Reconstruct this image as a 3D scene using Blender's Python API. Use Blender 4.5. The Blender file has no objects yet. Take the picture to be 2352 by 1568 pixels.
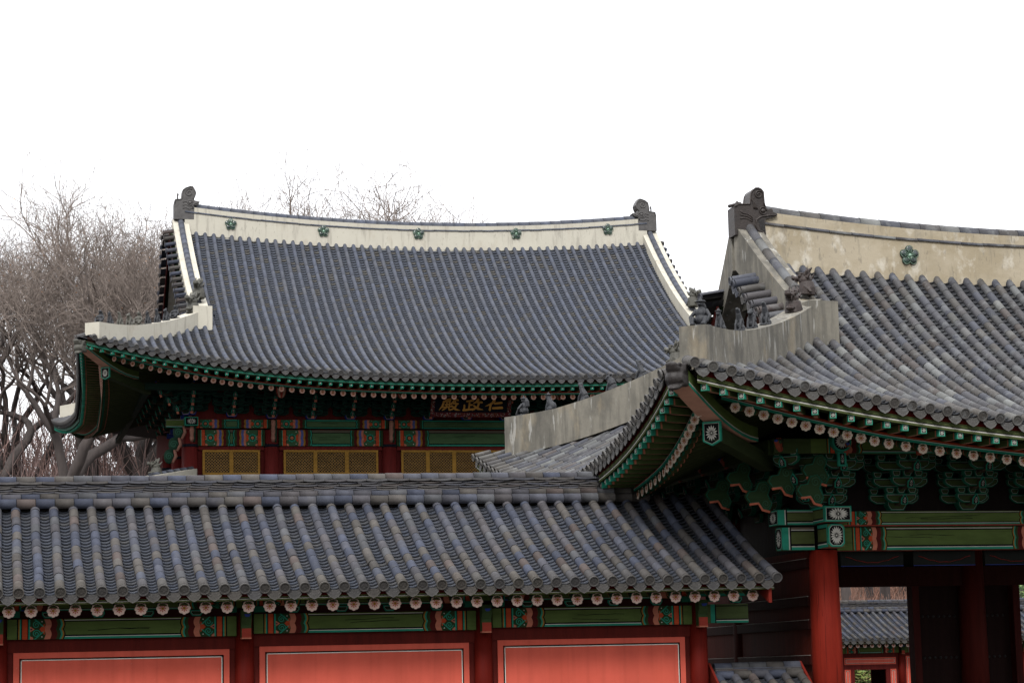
import bpy, math, random
from mathutils import Vector, Matrix
V=Vector
R_=math.radians
rnd=random.Random(7)
scene=bpy.context.scene
col=scene.collection

# ------------------------------------------------------------------ camera
F=5168.; CX,CY=1176.,784.                     # photo measured at 2352 x 1568
psi=math.atan(2150/9000.); th=math.atan((1547-784)/F); roll=0.022
fwd=V((math.sin(psi)*math.cos(th),math.cos(psi)*math.cos(th),math.sin(th)))
r0=V((math.cos(psi),-math.sin(psi),0.)); u0=r0.cross(fwd)
cr=r0*math.cos(roll)-u0*math.sin(roll); cu=u0*math.cos(roll)+r0*math.sin(roll)
CAM=V((0,0,1.6))
cd=bpy.data.cameras.new('camera'); cam=bpy.data.objects.new('camera',cd); col.objects.link(cam)
M=Matrix((cr,cu,-fwd)).transposed().to_4x4(); M.translation=CAM; cam.matrix_world=M
cd.sensor_width=36; cd.sensor_fit='HORIZONTAL'; cd.lens=36*F/2352.; cd.clip_start=.1; cd.clip_end=2000
scene.camera=cam
def at(px,py,Y):
    "point seen at a photo pixel on the vertical plane y=Y"
    d=fwd+cr*((px-CX)/F)-cu*((py-CY)/F); return CAM+d*(Y/d.y)

# ------------------------------------------------------------------ world, sun, exposure
SUN_EL,SUN_AZ=R_(44),R_(205)                  # azimuth clockwise from +Y (north): behind the camera, a little left
w=bpy.data.worlds.new('World'); scene.world=w; w.use_nodes=True
nt=w.node_tree; nt.nodes.clear()
sky=nt.nodes.new('ShaderNodeTexSky'); sky.sky_type='NISHITA'; sky.sun_disc=False
sky.sun_elevation=SUN_EL; sky.sun_rotation=SUN_AZ
mix=nt.nodes.new('ShaderNodeMixRGB'); mix.inputs[0].default_value=.9; mix.inputs[2].default_value=(9.6,9.58,9.75,1)
bg=nt.nodes.new('ShaderNodeBackground'); bg.inputs[1].default_value=.115
wo=nt.nodes.new('ShaderNodeOutputWorld')
nt.links.new(sky.outputs[0],mix.inputs[1]); tcw=nt.nodes.new('ShaderNodeTexCoord'); sp_=nt.nodes.new('ShaderNodeSeparateXYZ'); mr=nt.nodes.new('ShaderNodeMapRange')
mr.inputs[1].default_value=0; mr.inputs[2].default_value=1; mr.inputs[3].default_value=.86; mr.inputs[4].default_value=2.5
nt.links.new(tcw.outputs['Generated'],sp_.inputs[0]); nt.links.new(sp_.outputs[2],mr.inputs[0])
cl=nt.nodes.new('ShaderNodeTexNoise'); cl.inputs['Scale'].default_value=2.2; cl.inputs['Detail'].default_value=4
cr_=nt.nodes.new('ShaderNodeMapRange'); cr_.inputs[3].default_value=.94; cr_.inputs[4].default_value=1.1
nt.links.new(tcw.outputs['Generated'],cl.inputs['Vector']); nt.links.new(cl.outputs[0],cr_.inputs[0])
mu_=nt.nodes.new('ShaderNodeMath'); mu_.operation='MULTIPLY'; nt.links.new(mr.outputs[0],mu_.inputs[0]); nt.links.new(cr_.outputs[0],mu_.inputs[1])
vm=nt.nodes.new('ShaderNodeMixRGB'); vm.blend_type='MULTIPLY'; vm.inputs[0].default_value=1    # overcast: zenith brighter than the horizon
nt.links.new(mix.outputs[0],vm.inputs[1]); nt.links.new(mu_.outputs[0],vm.inputs[2]); nt.links.new(vm.outputs[0],bg.inputs[0]); nt.links.new(bg.outputs[0],wo.inputs[0])
sd=bpy.data.lights.new('sun','SUN'); sd.energy=3.1; sd.angle=R_(10); sd.color=(1,.975,.94)
so=bpy.data.objects.new('sun',sd); col.objects.link(so)
sdir=V((math.sin(SUN_AZ)*math.cos(SUN_EL),math.cos(SUN_AZ)*math.cos(SUN_EL),math.sin(SUN_EL)))
so.rotation_euler=(-sdir).to_track_quat('-Z','Y').to_euler(); so.location=(0,-20,60)
scene.view_settings.view_transform='Standard'; scene.view_settings.look='None'
scene.view_settings.exposure=.40; scene.view_settings.gamma=1
scene.render.engine='CYCLES'
scene.cycles.max_bounces=6; scene.cycles.diffuse_bounces=2

# ------------------------------------------------------------------ helpers
def hx(s):
    s=s.lstrip('#'); o=[]
    for i in (0,2,4):
        c=int(s[i:i+2],16)/255.; o.append(c/12.92 if c<.04045 else ((c+.055)/1.055)**2.4)
    return tuple(o)
def mul(c,k): return tuple(min(1,x*k) for x in c)
def lerp(a,b,t): return tuple(x+(y-x)*t for x,y in zip(a,b))
def mat(name,rough=.8,n1=(3,3,3),amt=.25,dark=None,streak=None,bump=None,spec=.3,fixed=None,k=1.):
    "paint/tile/plaster material: own colour from the mesh attribute, varied by noise"
    m=bpy.data.materials.new(name); m.use_nodes=True; t=m.node_tree; N=t.nodes; L=t.links
    b=N['Principled BSDF']; b.inputs['Roughness'].default_value=rough; b.inputs['Specular IOR Level'].default_value=spec
    a=N.new('ShaderNodeAttribute'); a.attribute_name='col'
    tc=N.new('ShaderNodeTexCoord')
    def noise(sc,detail=4,thr=None):
        mp=N.new('ShaderNodeMapping'); mp.inputs['Scale'].default_value=sc; L.new(tc.outputs['Object'],mp.inputs[0])
        n=N.new('ShaderNodeTexNoise'); n.inputs['Scale'].default_value=1; n.inputs['Detail'].default_value=detail; n.inputs['Roughness'].default_value=.6
        L.new(mp.outputs[0],n.inputs['Vector'])
        if thr:
            r=N.new('ShaderNodeMapRange'); r.inputs[1].default_value=thr[0]; r.inputs[2].default_value=thr[1]; L.new(n.outputs[0],r.inputs[0]); return r.outputs[0]
        return n.outputs[0]
    cur=a.outputs['Color']
    if fixed:
        rgb=N.new('ShaderNodeRGB'); rgb.outputs[0].default_value=(*fixed,1); cur=rgb.outputs[0]
    r=N.new('ShaderNodeMapRange'); r.inputs[1].default_value=.25; r.inputs[2].default_value=.75; r.inputs[3].default_value=1-amt; r.inputs[4].default_value=1+amt
    L.new(noise(n1),r.inputs[0])
    mm=N.new('ShaderNodeMixRGB'); mm.blend_type='MULTIPLY'; mm.inputs[0].default_value=1
    L.new(cur,mm.inputs[1]); L.new(r.outputs[0],mm.inputs[2]); cur=mm.outputs[0]
    for st in (streak or []):
        sc,thr,c,k=st
        x=N.new('ShaderNodeMixRGB'); x.inputs[2].default_value=(*c,1)
        mu=N.new('ShaderNodeMath'); mu.operation='MULTIPLY'; mu.inputs[1].default_value=k
        L.new(noise(sc,6,thr),mu.inputs[0]); L.new(mu.outputs[0],x.inputs[0]); L.new(cur,x.inputs[1]); cur=x.outputs[0]
    if k!=1.:
        kk=N.new('ShaderNodeMixRGB'); kk.blend_type='MULTIPLY'; kk.inputs[0].default_value=1; kk.inputs[2].default_value=(k,k,k,1); L.new(cur,kk.inputs[1]); cur=kk.outputs[0]
    L.new(cur,b.inputs['Base Color'])
    if bump:
        bp=N.new('ShaderNodeBump'); bp.inputs['Strength'].default_value=bump[1]; bp.inputs['Distance'].default_value=.02
        L.new(noise(bump[0],6),bp.inputs['Height']); L.new(bp.outputs[0],b.inputs['Normal'])
    return m
M_TILE=mat('clay_tile',k=0.58,rough=.75,spec=.12,n1=(9,9,9),amt=.22,bump=((40,40,40),.25),streak=[((2.2,2.2,2.2),(.60,.75),(.30,.28,.24),.30)])
M_LICH=mat('weathered_clay_tile',k=0.42,rough=.7,spec=.25,n1=(9,9,9),amt=.14,bump=((40,40,40),.3),streak=[((5,5,5),(.54,.62),(.42,.44,.44),.28),((1.3,1.3,1.3),(.55,.75),(.22,.20,.17),.3)])
M_PLAS=mat('lime_plaster',k=1.12,rough=.9,n1=(1.2,1.2,1.2),amt=.06,bump=((9,9,9),.15),streak=[((6,6,.7),(.54,.68),(.40,.37,.31),.5),((1.5,1.5,.9),(.55,.7),(.58,.50,.38),.4),((16,16,5),(.62,.68),(.25,.24,.2),.4)])
M_PLAG=mat('stained_plaster',k=0.44,rough=.9,n1=(2,2,2),amt=.14,bump=((14,14,9),.4),streak=[((6,6,.8),(.44,.60),(.15,.142,.12),.65),((1.6,1.6,1.2),(.48,.62),(.12,.115,.10),.55),((2.,2.,.9),(.55,.68),(.55,.44,.28),.4),((9,9,1.3),(.60,.64),(1,1,.95),.35)])
M_PLAW=mat('weathered_cream_plaster',k=1.25,rough=.9,n1=(1,1,1),amt=.08,bump=((12,12,12),.3),streak=[((1.1,1.1,1.6),(.46,.62),(.44,.36,.23),.6),((6,6,.9),(.54,.66),(.32,.28,.21),.5),((3,3,2),(.54,.64),(.95,.90,.78),.55),((14,14,4),(.60,.66),(.2,.18,.15),.4)])
M_PAINT=mat('painted_timber',k=0.82,rough=.72,n1=(2.5,2.5,9),amt=.22,bump=((6,6,30),.12),spec=.06,streak=[((1.2,8,14),(.62,.8),(.03,.025,.02),.35)])
M_RED=mat('red_timber',k=0.75,rough=.65,n1=(9,9,.9),amt=.25,spec=.05,bump=((22,22,1.5),.3),streak=[((16,16,1.2),(.6,.75),(.035,.008,.006),.45)])
M_PANEL=mat('red_panel',k=0.95,spec=.04,rough=.65,n1=(3,3,.5),amt=.14,streak=[((14,14,.5),(.50,.75),(.30,.06,.035),.28),((30,30,30),(.70,.74),(.6,.35,.28),.6),((1.,1.,1.2),(.5,.8),(.60,.10,.055),.5)])
M_DARK=mat('dark_fired_clay',k=0.7,rough=.5,n1=(6,6,6),amt=.35,bump=((25,25,25),.35),streak=[((10,10,10),(.66,.72),(.3,.28,.27),.25)])
M_FIG={k:mat('fired_clay_'+n_,.6,k=.52,n1=(6,6,6),amt=.3,bump=((30,30,30),.4),fixed=c_,streak=[((10,10,10),(.62,.70),(.3,.29,.28),.25)]) for k,n_,c_ in (('d','black',(.045,.050,.062)),('b','brown',(.085,.058,.050)),('g','grey_green',(.17,.165,.135)),('k','charcoal',(.055,.045,.042)))}
M_GLAZE=mat('green_glaze',k=0.8,rough=.22,n1=(12,12,12),amt=.5,spec=.6,streak=[((8,8,8),(.6,.66),(.45,.5,.4),.6)])
M_BARK=mat('bark',k=0.8,rough=.9,n1=(3,3,.6),amt=.35,bump=((8,8,2),.6))
M_TWIG=mat('twig_bark',k=0.8,rough=.9,n1=(.4,.4,.4),amt=.3)
M_GRND=mat('packed_earth',.95,(.6,.6,.6),.2,bump=((3,3,3),.2))
M_LEAF=mat('leaves',.7,(2,2,2),.3)

XF=[1.]
def xf(p): p=V(p); return CAM+(p-CAM)*XF[0]     # site layout: a building is surveyed at one range, then set to its true distance
class MB:
    def __init__(s): s.v=[];s.f=[];s.m=[];s.c=[];s.s=[]
    def vt(s,p): s.v.append((p[0],p[1],p[2])); return len(s.v)-1
    def fi(s,idx,c,m=0,sm=False): s.f.append(tuple(idx)); s.m.append(m); s.c.append(c); s.s.append(sm)
    def poly(s,pts,c,m=0,sm=False): s.fi([s.vt(p) for p in pts],c,m,sm)
    def box(s,O,ax,ay,az,c,m=0,cf=None):
        "box from corner O along three edge vectors; cf colours the -ay face"
        O=V(O);ax=V(ax);ay=V(ay);az=V(az)
        if ax.cross(ay).dot(az)<0: ax,ay,O=-ax,ay,O+ax
        i=[s.vt(O+ax*a+ay*b+az*d) for d in (0,1) for b in (0,1) for a in (0,1)]
        for q,k in (((0,2,3,1),0),((4,5,7,6),0),((0,1,5,4),1),((2,6,7,3),0),((0,4,6,2),0),((1,3,7,5),0)):
            s.fi([i[j] for j in q],(cf if (k and cf) else c),m)
    def bx(s,x0,x1,y0,y1,z0,z1,c,m=0,cf=None): s.box((x0,y0,z0),(x1-x0,0,0),(0,y1-y0,0),(0,0,z1-z0),c,m,cf)
    def beam(s,a,b,wd,ht,c,m=0,up=V((0,0,1)),cend=None):
        a=V(a);b=V(b);d=(b-a); dn=d.normalized(); sx=dn.cross(up).normalized(); sz=sx.cross(dn).normalized()
        pa=[a+sx*(i*wd/2)+sz*(j*ht/2) for i,j in ((-1,-1),(1,-1),(1,1),(-1,1))]
        pb=[p+d for p in pa]; ia=[s.vt(p) for p in pa]; ib=[s.vt(p) for p in pb]
        for k in range(4): s.fi((ia[k],ia[(k+1)%4],ib[(k+1)%4],ib[k]),c,m)
        s.fi(ia[::-1],cend or c,m); s.fi(ib,cend or c,m)
    def tube(s,pts,rs,n,c,m=0,sm=True,caps=True):
        pts=[V(p) for p in pts]; rings=[]; prev=None
        for k,p in enumerate(pts):
            d=(pts[min(k+1,len(pts)-1)]-pts[max(k-1,0)])
            if d.length<1e-9: d=V((0,0,1))
            d.normalize()
            if prev is None: x=d.orthogonal().normalized()
            else:
                x=prev-d*prev.dot(d)
                if x.length<1e-6: x=d.orthogonal()
                x.normalize()
            prev=x; y=d.cross(x); r=rs[k] if hasattr(rs,'__len__') else rs
            rings.append([s.vt(p+(x*math.cos(2*math.pi*j/n)+y*math.sin(2*math.pi*j/n))*r) for j in range(n)])
        for a,b in zip(rings,rings[1:]):
            for j in range(n): s.fi((a[j],a[(j+1)%n],b[(j+1)%n],b[j]),c,m,sm)
        if caps: s.fi(rings[0][::-1],c,m); s.fi(rings[-1],c,m)
    def ell(s,c0,rad,c,m=0,rot=None,n=10,k=7):
        c0=V(c0); rows=[]
        for i in range(k+1):
            a=math.pi*i/k; rw=[]
            for j in range(n):
                b=2*math.pi*j/n; p=V((rad[0]*math.sin(a)*math.cos(b),rad[1]*math.sin(a)*math.sin(b),rad[2]*math.cos(a)))
                if rot is not None: p=rot@p
                rw.append(s.vt(c0+p))
            rows.append(rw)
        for a,b in zip(rows,rows[1:]):
            for j in range(n): s.fi((a[j],b[j],b[(j+1)%n],a[(j+1)%n]),c,m,True)
    def prism(s,pts,ext,c,m=0,cs=None):
        "flat outline pts (CCW seen from the front), extruded by -> ext (away from viewer)"
        a=[s.vt(p) for p in pts]; b=[s.vt(V(p)+V(ext)) for p in pts]; n=len(pts)
        s.fi(a,c,m); s.fi(b[::-1],cs or c,m)
        for i in range(n): s.fi((a[(i+1)%n],a[i],b[i],b[(i+1)%n]),cs or c,m)
    def build(s,name,mats,parent=None,origin=None):
        me=bpy.data.meshes.new(name); o0=V(origin) if origin is not None else None
        if XF[0]!=1. and o0 is None: s.v=[tuple(xf(p)) for p in s.v]
        vs=s.v if o0 is None else [(p[0]-o0[0],p[1]-o0[1],p[2]-o0[2]) for p in s.v]
        me.from_pydata(vs,[],s.f); me.update()
        for m_ in (mats if isinstance(mats,(list,tuple)) else [mats]): me.materials.append(m_)
        me.polygons.foreach_set('material_index',s.m); me.polygons.foreach_set('use_smooth',s.s)
        at_=me.color_attributes.new('col','FLOAT_COLOR','CORNER'); buf=[]
        for f,c in zip(s.f,s.c): buf.extend((c[0],c[1],c[2],1.)*len(f))
        at_.data.foreach_set('color',buf)
        o=bpy.data.objects.new(name,me); col.objects.link(o)
        if o0 is not None: o.location=o0
        if parent is not None:
            o.parent=parent
            if parent.type=='EMPTY': o.matrix_parent_inverse=Matrix.Translation(-parent.location)
        return o
def tag(o,label=None,cat=None,group=None,kind=None):
    if label: o['label']=label
    if cat: o['category']=cat
    if group: o['group']=group
    if kind: o['kind']=kind
    return o
def empty(name,loc,label,cat,group=None):
    loc=tuple(xf(loc)) if XF[0]!=1. else loc
    o=bpy.data.objects.new(name,None); col.objects.link(o); o.location=loc; o.empty_display_size=.5
    return tag(o,label,cat,group)

# ------------------------------------------------------------------ painted decoration colours
TEAL=(.035,.36,.24); TEALD=(.020,.17,.105); GRN=(.125,.185,.050); GRND=(.035,.070,.026); BLK=(.006,.006,.007)
WHT=(.78,.76,.68); ORG=(.68,.10,.035); SAL=(.72,.25,.16); MAR=(.12,.015,.012); OCH=(.42,.20,.03); BLU=(.05,.09,.42)
PINK=(.92,.55,.46); REDW=(.12,.009,.005); PANEL=(.67,.120,.080)

def circ(c,U,W,r,n,a0=0): return [c+U*(r*math.cos(a0+2*math.pi*i/n))+W*(r*math.sin(a0+2*math.pi*i/n)) for i in range(n)]
def flower(mb,c,U,W,N,R,petal=PINK,inner=(.50,.06,.035),ctr=OCH,rimc=TEALD,det=True,m=0):
    "rafter-end lotus, facing N"
    mb.poly(circ(c+N*.001,U,W,R*.97,16),rimc,m)
    n=48 if det else 24
    mb.poly([c+N*.004+U*(R*(.88+.17*abs(math.cos(4*a))**.6)*math.cos(a))+W*(R*(.88+.17*abs(math.cos(4*a))**.6)*math.sin(a)) for a in [2*math.pi*i/n for i in range(n)]],petal,m)
    for i in range(8):
        a=2*math.pi*i/8+(.0 if det else 0); d=U*math.cos(a)+W*math.sin(a); e=U*-math.sin(a)+W*math.cos(a)
        mb.poly([c+N*.007+d*(R*.15),c+N*.007+d*(R*.42)+e*(R*.11),c+N*.007+d*(R*.66),c+N*.007+d*(R*.42)-e*(R*.11)],inner,m)
    mb.poly(circ(c+N*.010,U,W,R*.23,10),ctr,m)
def chrys(mb,c,U,W,N,ru,rw,n=16,colr=WHT,m=0):
    "white petals radiating on a black end-grain field"
    for i in range(n):
        a=2*math.pi*(i+.5)/n; d=U*(math.cos(a)*ru)+W*(math.sin(a)*rw); q=d.cross(N).normalized()*min(ru,rw)*.13
        mb.poly([c+N*.006+d*.18,c+N*.006+d*.6+q,c+N*.006+d*.95,c+N*.006+d*.6-q],colr,m)
    mb.poly(circ(c+N*.007,U,W,min(ru,rw)*.14,8),colr,m)
def dots(mb,c,U,W,N,r,m=0):
    for i in range(7):
        p=c if i==6 else c+U*(r*.62*math.cos(i*math.pi/3))+W*(r*.62*math.sin(i*math.pi/3))
        mb.poly(circ(p+N*.006,U,W,r*.25,7),WHT,m)
def strip(mb,O,U,W,N,xa,xb,h,c,fa=None,fb=None,n=1,off=0,m=0,z0=0):
    "painted band between x=xa(z) and xb(z), z0..z0+h"
    for k in range(n):
        z=[z0+h*k/n,z0+h*(k+1)/n]
        X=[(xa+(fa(q/h if h else 0) if fa else 0)) for q in z]; Y=[(xb+(fb(q/h if h else 0) if fb else 0)) for q in z]
        mb.poly([O+U*X[0]+W*z[0]+N*off,O+U*Y[0]+W*z[0]+N*off,O+U*Y[1]+W*z[1]+N*off,O+U*X[1]+W*z[1]+N*off],c,m)
def ring(mb,c,U,W,N,r,w_,colr,a0=0,a1=2*math.pi,n=12,m=0):
    for i in range(n):
        a=a0+(a1-a0)*i/n; b=a0+(a1-a0)*(i+1)/n
        P=lambda t,q:c+U*(q*math.cos(t))+W*(q*math.sin(t))
        mb.poly([P(a,r-w_),P(a,r),P(b,r),P(b,r-w_)],colr,m)
def swirl(mb,c,U,W,N,r,colr,m=0,sg=1,w_=None):
    w_=w_ or r*.2; n=18; pr=None
    for i in range(n+1):
        a=sg*(i/n*3.4*math.pi); q=r*(1-.8*i/n); d=U*math.cos(a)+W*math.sin(a)
        cur=(c+d*q,c+d*(q-w_))
        if pr: mb.poly([pr[0],cur[0],cur[1],pr[1]],colr,m)
        pr=cur
def dancheong(mb,O,U,W,N,Ln,h,scheme='gate',m=0,crack=True,endL=True,endR=True):
    """painted beam face: O lower-left, U along, W up, N to the viewer"""
    s=1.
    ew=.34*s if scheme!='corr' else .34
    sc=lambda amp,nn: (lambda t: amp*(abs(math.sin(math.pi*nn*t))-.5))
    # end-to-centre bands
    if scheme=='hall': bands=[(.08,GRND,0),(.02,BLK,0),(.03,TEAL,0),(.12,ORG,0),(.02,BLK,0),(.42,(.06,.15,.07),1),(.08,SAL,2),(.09,(.13,.16,.42),2),(.07,OCH,2),(.10,MAR,2),(.09,GRND,2),(.035,TEAL,2),(.025,BLK,2)]
    else: bands=[(.14,GRN,0),(.02,BLK,0),(.018,OCH,0),(.022,TEAL,0),(.015,BLK,0),(.075,ORG,0),(.015,BLK,0),(.024,TEAL,0),(.21,GRND,1),(.085,SAL,2),(.085,MAR,2),(.05,GRND,2),(.026,TEAL,2),(.022,OCH,2),(.018,BLK,2)]
    if scheme=='gate': bands[0]=(.30,GRN,0)
    tot=sum(b[0] for b in bands)
    k=min(1.,Ln*.48/tot)
    nw=2 if h>.2 else 1
    wave=sc(.025,nw); NS=12
    for side in (0,1):
        if (side==0 and not endL) or (side==1 and not endR): continue
        x=0; prev=None
        for i,(bw,c,kind) in enumerate(bands):
            bw*=k; a=x; b=x+bw
            nxt=bands[i+1][2] if i+1<len(bands) else 2
            fa=wave if (kind==2) else None; fb=wave if (nxt==2 and kind!=0) else None
            if kind==1: fa=None
            n=NS if (fa or fb) else 1
            if side==0: strip(mb,O,U,W,N,a,b,h,c,fa,fb,n,.004,m)
            else:
                ga=(lambda t,f=fb:-f(t)) if fb else None; gb=(lambda t,f=fa:-f(t)) if fa else None
                strip(mb,O,U,W,N,Ln-b,Ln-a,h,c,ga,gb,n,.004,m)
            sg=1 if side==0 else -1; x0=a if side==0 else Ln-a
            if kind==1:     # scrolls
                bwv=bw; P=lambda fx,fz: O+U*(x0+sg*bwv*fx)+W*(h*fz)+N*.008
                mb.poly([P(.62,.5),P(.98,.22),P(1.0,.5),P(.98,.78)],ORG,m)
                mb.poly([P(0,.36),P(.3,.5),P(0,.64)],SAL,m)
                mb.poly([P(.0,.0),P(.0,.16),P(.2,.08),P(.2,.0)],SAL if h>.2 else BLU,m)
                for fz in ((.28,.72) if scheme!='hall' else (.5,)):
                    rr=min(bw*.34,h*.23) if scheme!='hall' else min(bw*.38,h*.45)
                    if scheme=='hall':
                        c0=P(.45,.5)+N*.003
                        for q in range(8):
                            aa=q*math.pi/4; mb.poly(circ(c0+U*(rr*.62*math.cos(aa))+W*(rr*.62*math.sin(aa)),U,W,rr*.34,7),TEAL,m)
                        mb.poly(circ(c0+N*.003,U,W,rr*.6,8),GRND,m); mb.poly(circ(c0+N*.006,U,W,rr*.36,8),SAL,m); mb.poly(circ(c0+N*.009,U,W,rr*.15,6),OCH,m)
                    else: swirl(mb,P(.42,fz)+N*.003,U,W,N,rr,TEAL,m,sg)
                mb.poly([P(.02,.46),P(.14,.46),P(.14,.54),P(.02,.54)],BLU,m)
                for fz in (.12,.88): mb.poly(circ(P(.8,fz)+N*.004,U,W,h*.035,6),WHT,m)
                if scheme!='hall':
                    for zz in (-1,1):
                        a1=P(.25,.5+zz*.5)+N*.002; b1=P(.85,.5+zz*.12)+N*.002
                        mb.poly([a1,P(.38,.5+zz*.5)+N*.002,P(.97,.5+zz*.12)+N*.002,b1] if zz>0 else [a1,b1,P(.97,.5+zz*.12)+N*.002,P(.38,.5+zz*.5)+N*.002],TEAL,m)
            x=b
    xa=tot*k if endL else 0; xb=Ln-tot*k if endR else Ln
    wf=lambda t:wave(t); wb=lambda t:-wave(t)
    if xb-xa>.05:
        rows=[(0,.10,TEAL),(.10,.135,WHT),(.135,.21,BLK),(.21,.86,GRN),(.86,.92,BLK),(.92,.955,WHT),(.955,1,GRN)]
        if scheme=='hall': rows=[(0,.10,TEAL),(.10,.16,BLK),(.16,.80,(.10,.19,.085)),(.80,.85,BLK),(.85,1.,(.16,.14,.10) if h>.4 else TEAL)]
        for z0,z1,c in rows:
            n=max(1,int((z1-z0)*NS))
            for q in range(n):
                ta=z0+(z1-z0)*q/n; tb=z0+(z1-z0)*(q+1)/n
                mb.poly([O+U*(xa+(wf(ta) if endL else 0))+W*(h*ta)+N*.004,O+U*(xb+(wb(ta) if endR else 0))+W*(h*ta)+N*.004,O+U*(xb+(wb(tb) if endR else 0))+W*(h*tb)+N*.004,O+U*(xa+(wf(tb) if endL else 0))+W*(h*tb)+N*.004],c,m)
        if crack and xb-xa>.6:
            for rep in range(2):
                x=xa+rnd.uniform(0,.4*(xb-xa)); e=x+rnd.uniform(.3,.6)*(xb-xa); z=h*rnd.uniform(.35,.7)
                while x<e-.15:
                    nx=x+.15; nz=z+rnd.uniform(-.012,.016); t=.0035+.004*rnd.random()
                    mb.poly([O+U*x+W*(z-t)+N*.010,O+U*nx+W*(nz-t)+N*.010,O+U*nx+W*(nz+t*.4)+N*.010,O+U*x+W*(z+t*.4)+N*.010],BLK,m); x=nx; z=nz

# ------------------------------------------------------------------ tiled roof
GREY=(.106,.117,.155)
def tcol(r,kind='hall'):
    k=.8+.4*r.random(); c=GREY
    q=r.random()
    if kind=='hall':
        c=lerp((.165,.175,.205),(.150,.172,.235),r.random()*.8)
        k=.9+.2*r.random()
    else:
        if q<.20: c=(.092,.104,.148)
        elif q<.40: c=(.140,.128,.118)
        elif q<.46: c=(.140,.112,.104)
        elif q<.58: c=(.135,.138,.150)
        else: c=lerp(GREY,(.13,.12,.125),r.random())
        if kind=='gate':
            c=lerp(c,(.125,.122,.120),.35)
            if r.random()<.13: c=lerp(c,(.30,.31,.30),r.uniform(.3,.9))
        else: k*=1.08
    return mul(c,k)
class Side:
    """one slope of a roof: u along the eave, w horizontally inward from the corner line"""
    def __init__(s,C,ang,L,H,D,zc,rise,R,q,inset,zt,a,k=1.,q2=2.2):
        s.C=V(C);s.U=V((math.cos(ang),math.sin(ang),0));s.W=V((-math.sin(ang),math.cos(ang),0))
        s.L=L;s.H=H;s.D=D;s.zc=zc;s.rise=rise;s.R=R;s.q=q;s.ins=inset;s.zt=zt;s.a=a;s.k=k;s.q2=q2;s.tilt=0.
    def e(s,u):
        d=max(0,s.L-abs(u))/s.k if s.k>=1 else max(0,s.L-abs(u))/s.k
        return max(0.,1-d/s.R)
    def w0(s,u): return s.ins*(1-s.e(u)**s.q2)
    def z0(s,u): return s.zc+s.rise*s.e(u)**s.q
    def P(s,u,w):
        w0=s.w0(u); t=(w-w0)/(s.D-w0); g=s.a*t+(1-s.a)*t*t if t>0 else s.a*t
        z=s.z0(u)+(s.zt(u)-s.z0(u))*g+s.tilt*u
        p=s.C+s.U*u+s.W*(w-s.H); p.z=z; return p
    def T(s,u,w):
        return (s.P(u,w+.05)-s.P(u,w-.05)).normalized()
    def N(s,u,w):
        t=s.T(u,w); x=(s.P(u+.05,w)-s.P(u-.05,w)).normalized(); return x.cross(t).normalized()
def path(S,u,wa,wb,step):
    "points along the slope at equal arc length"
    n=max(2,int((wb-wa)/.08)); ws=[wa+(wb-wa)*i/n for i in range(n+1)]; P=[S.P(u,x) for x in ws]; acc=[0]
    for i in range(n): acc.append(acc[-1]+(P[i+1]-P[i]).length)
    out=[];tot=acc[-1];m_=max(1,int(math.ceil(tot/step))); j=0
    for i in range(m_+1):
        t=min(tot,i*step)
        while j<n-1 and acc[j+1]<t: j+=1
        f=(t-acc[j])/max(1e-9,acc[j+1]-acc[j]); out.append(ws[j]+(ws[j+1]-ws[j])*min(1,f))
    return out
def disc(mb,c,U,T,r,cl,emb=True,m=0):
    "round end tile: T points down-slope/outwards"
    Wd=U.cross(T).normalized();
    if Wd.z<0: Wd=-Wd
    n=14; a=circ(c,U,Wd,r,n); b=circ(c+T*.035,U,Wd,r,n); b2=circ(c+T*.035,U,Wd,r*.82,n); b3=circ(c+T*.024,U,Wd,r*.80,n)
    ia=[mb.vt(p) for p in a]; ib=[mb.vt(p) for p in b]; i2=[mb.vt(p) for p in b2]; i3=[mb.vt(p) for p in b3]
    for A,B in ((ia,ib),(ib,i2),(i2,i3)):
        for j in range(n): mb.fi((A[j],A[(j+1)%n],B[(j+1)%n],B[j]),cl,m)
    mb.fi(i3,mul(cl,.62),m)
    if emb:
        o=c+T*.030; cc=mul(cl,.95)
        for sg in (-1,1):
            for q in range(3):
                aa=math.pi/2+sg*(.5+.55*q); d=U*math.cos(aa)+Wd*math.sin(aa); e=U*-math.sin(aa)+Wd*math.cos(aa)
                mb.poly([o+d*r*.15,o+d*r*.45+e*r*.08,o+d*r*.68,o+d*r*.45-e*r*.08],cc,m)
        mb.poly(circ(o-Wd*r*.25,U,Wd,r*.16,7),cc,m)
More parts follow.
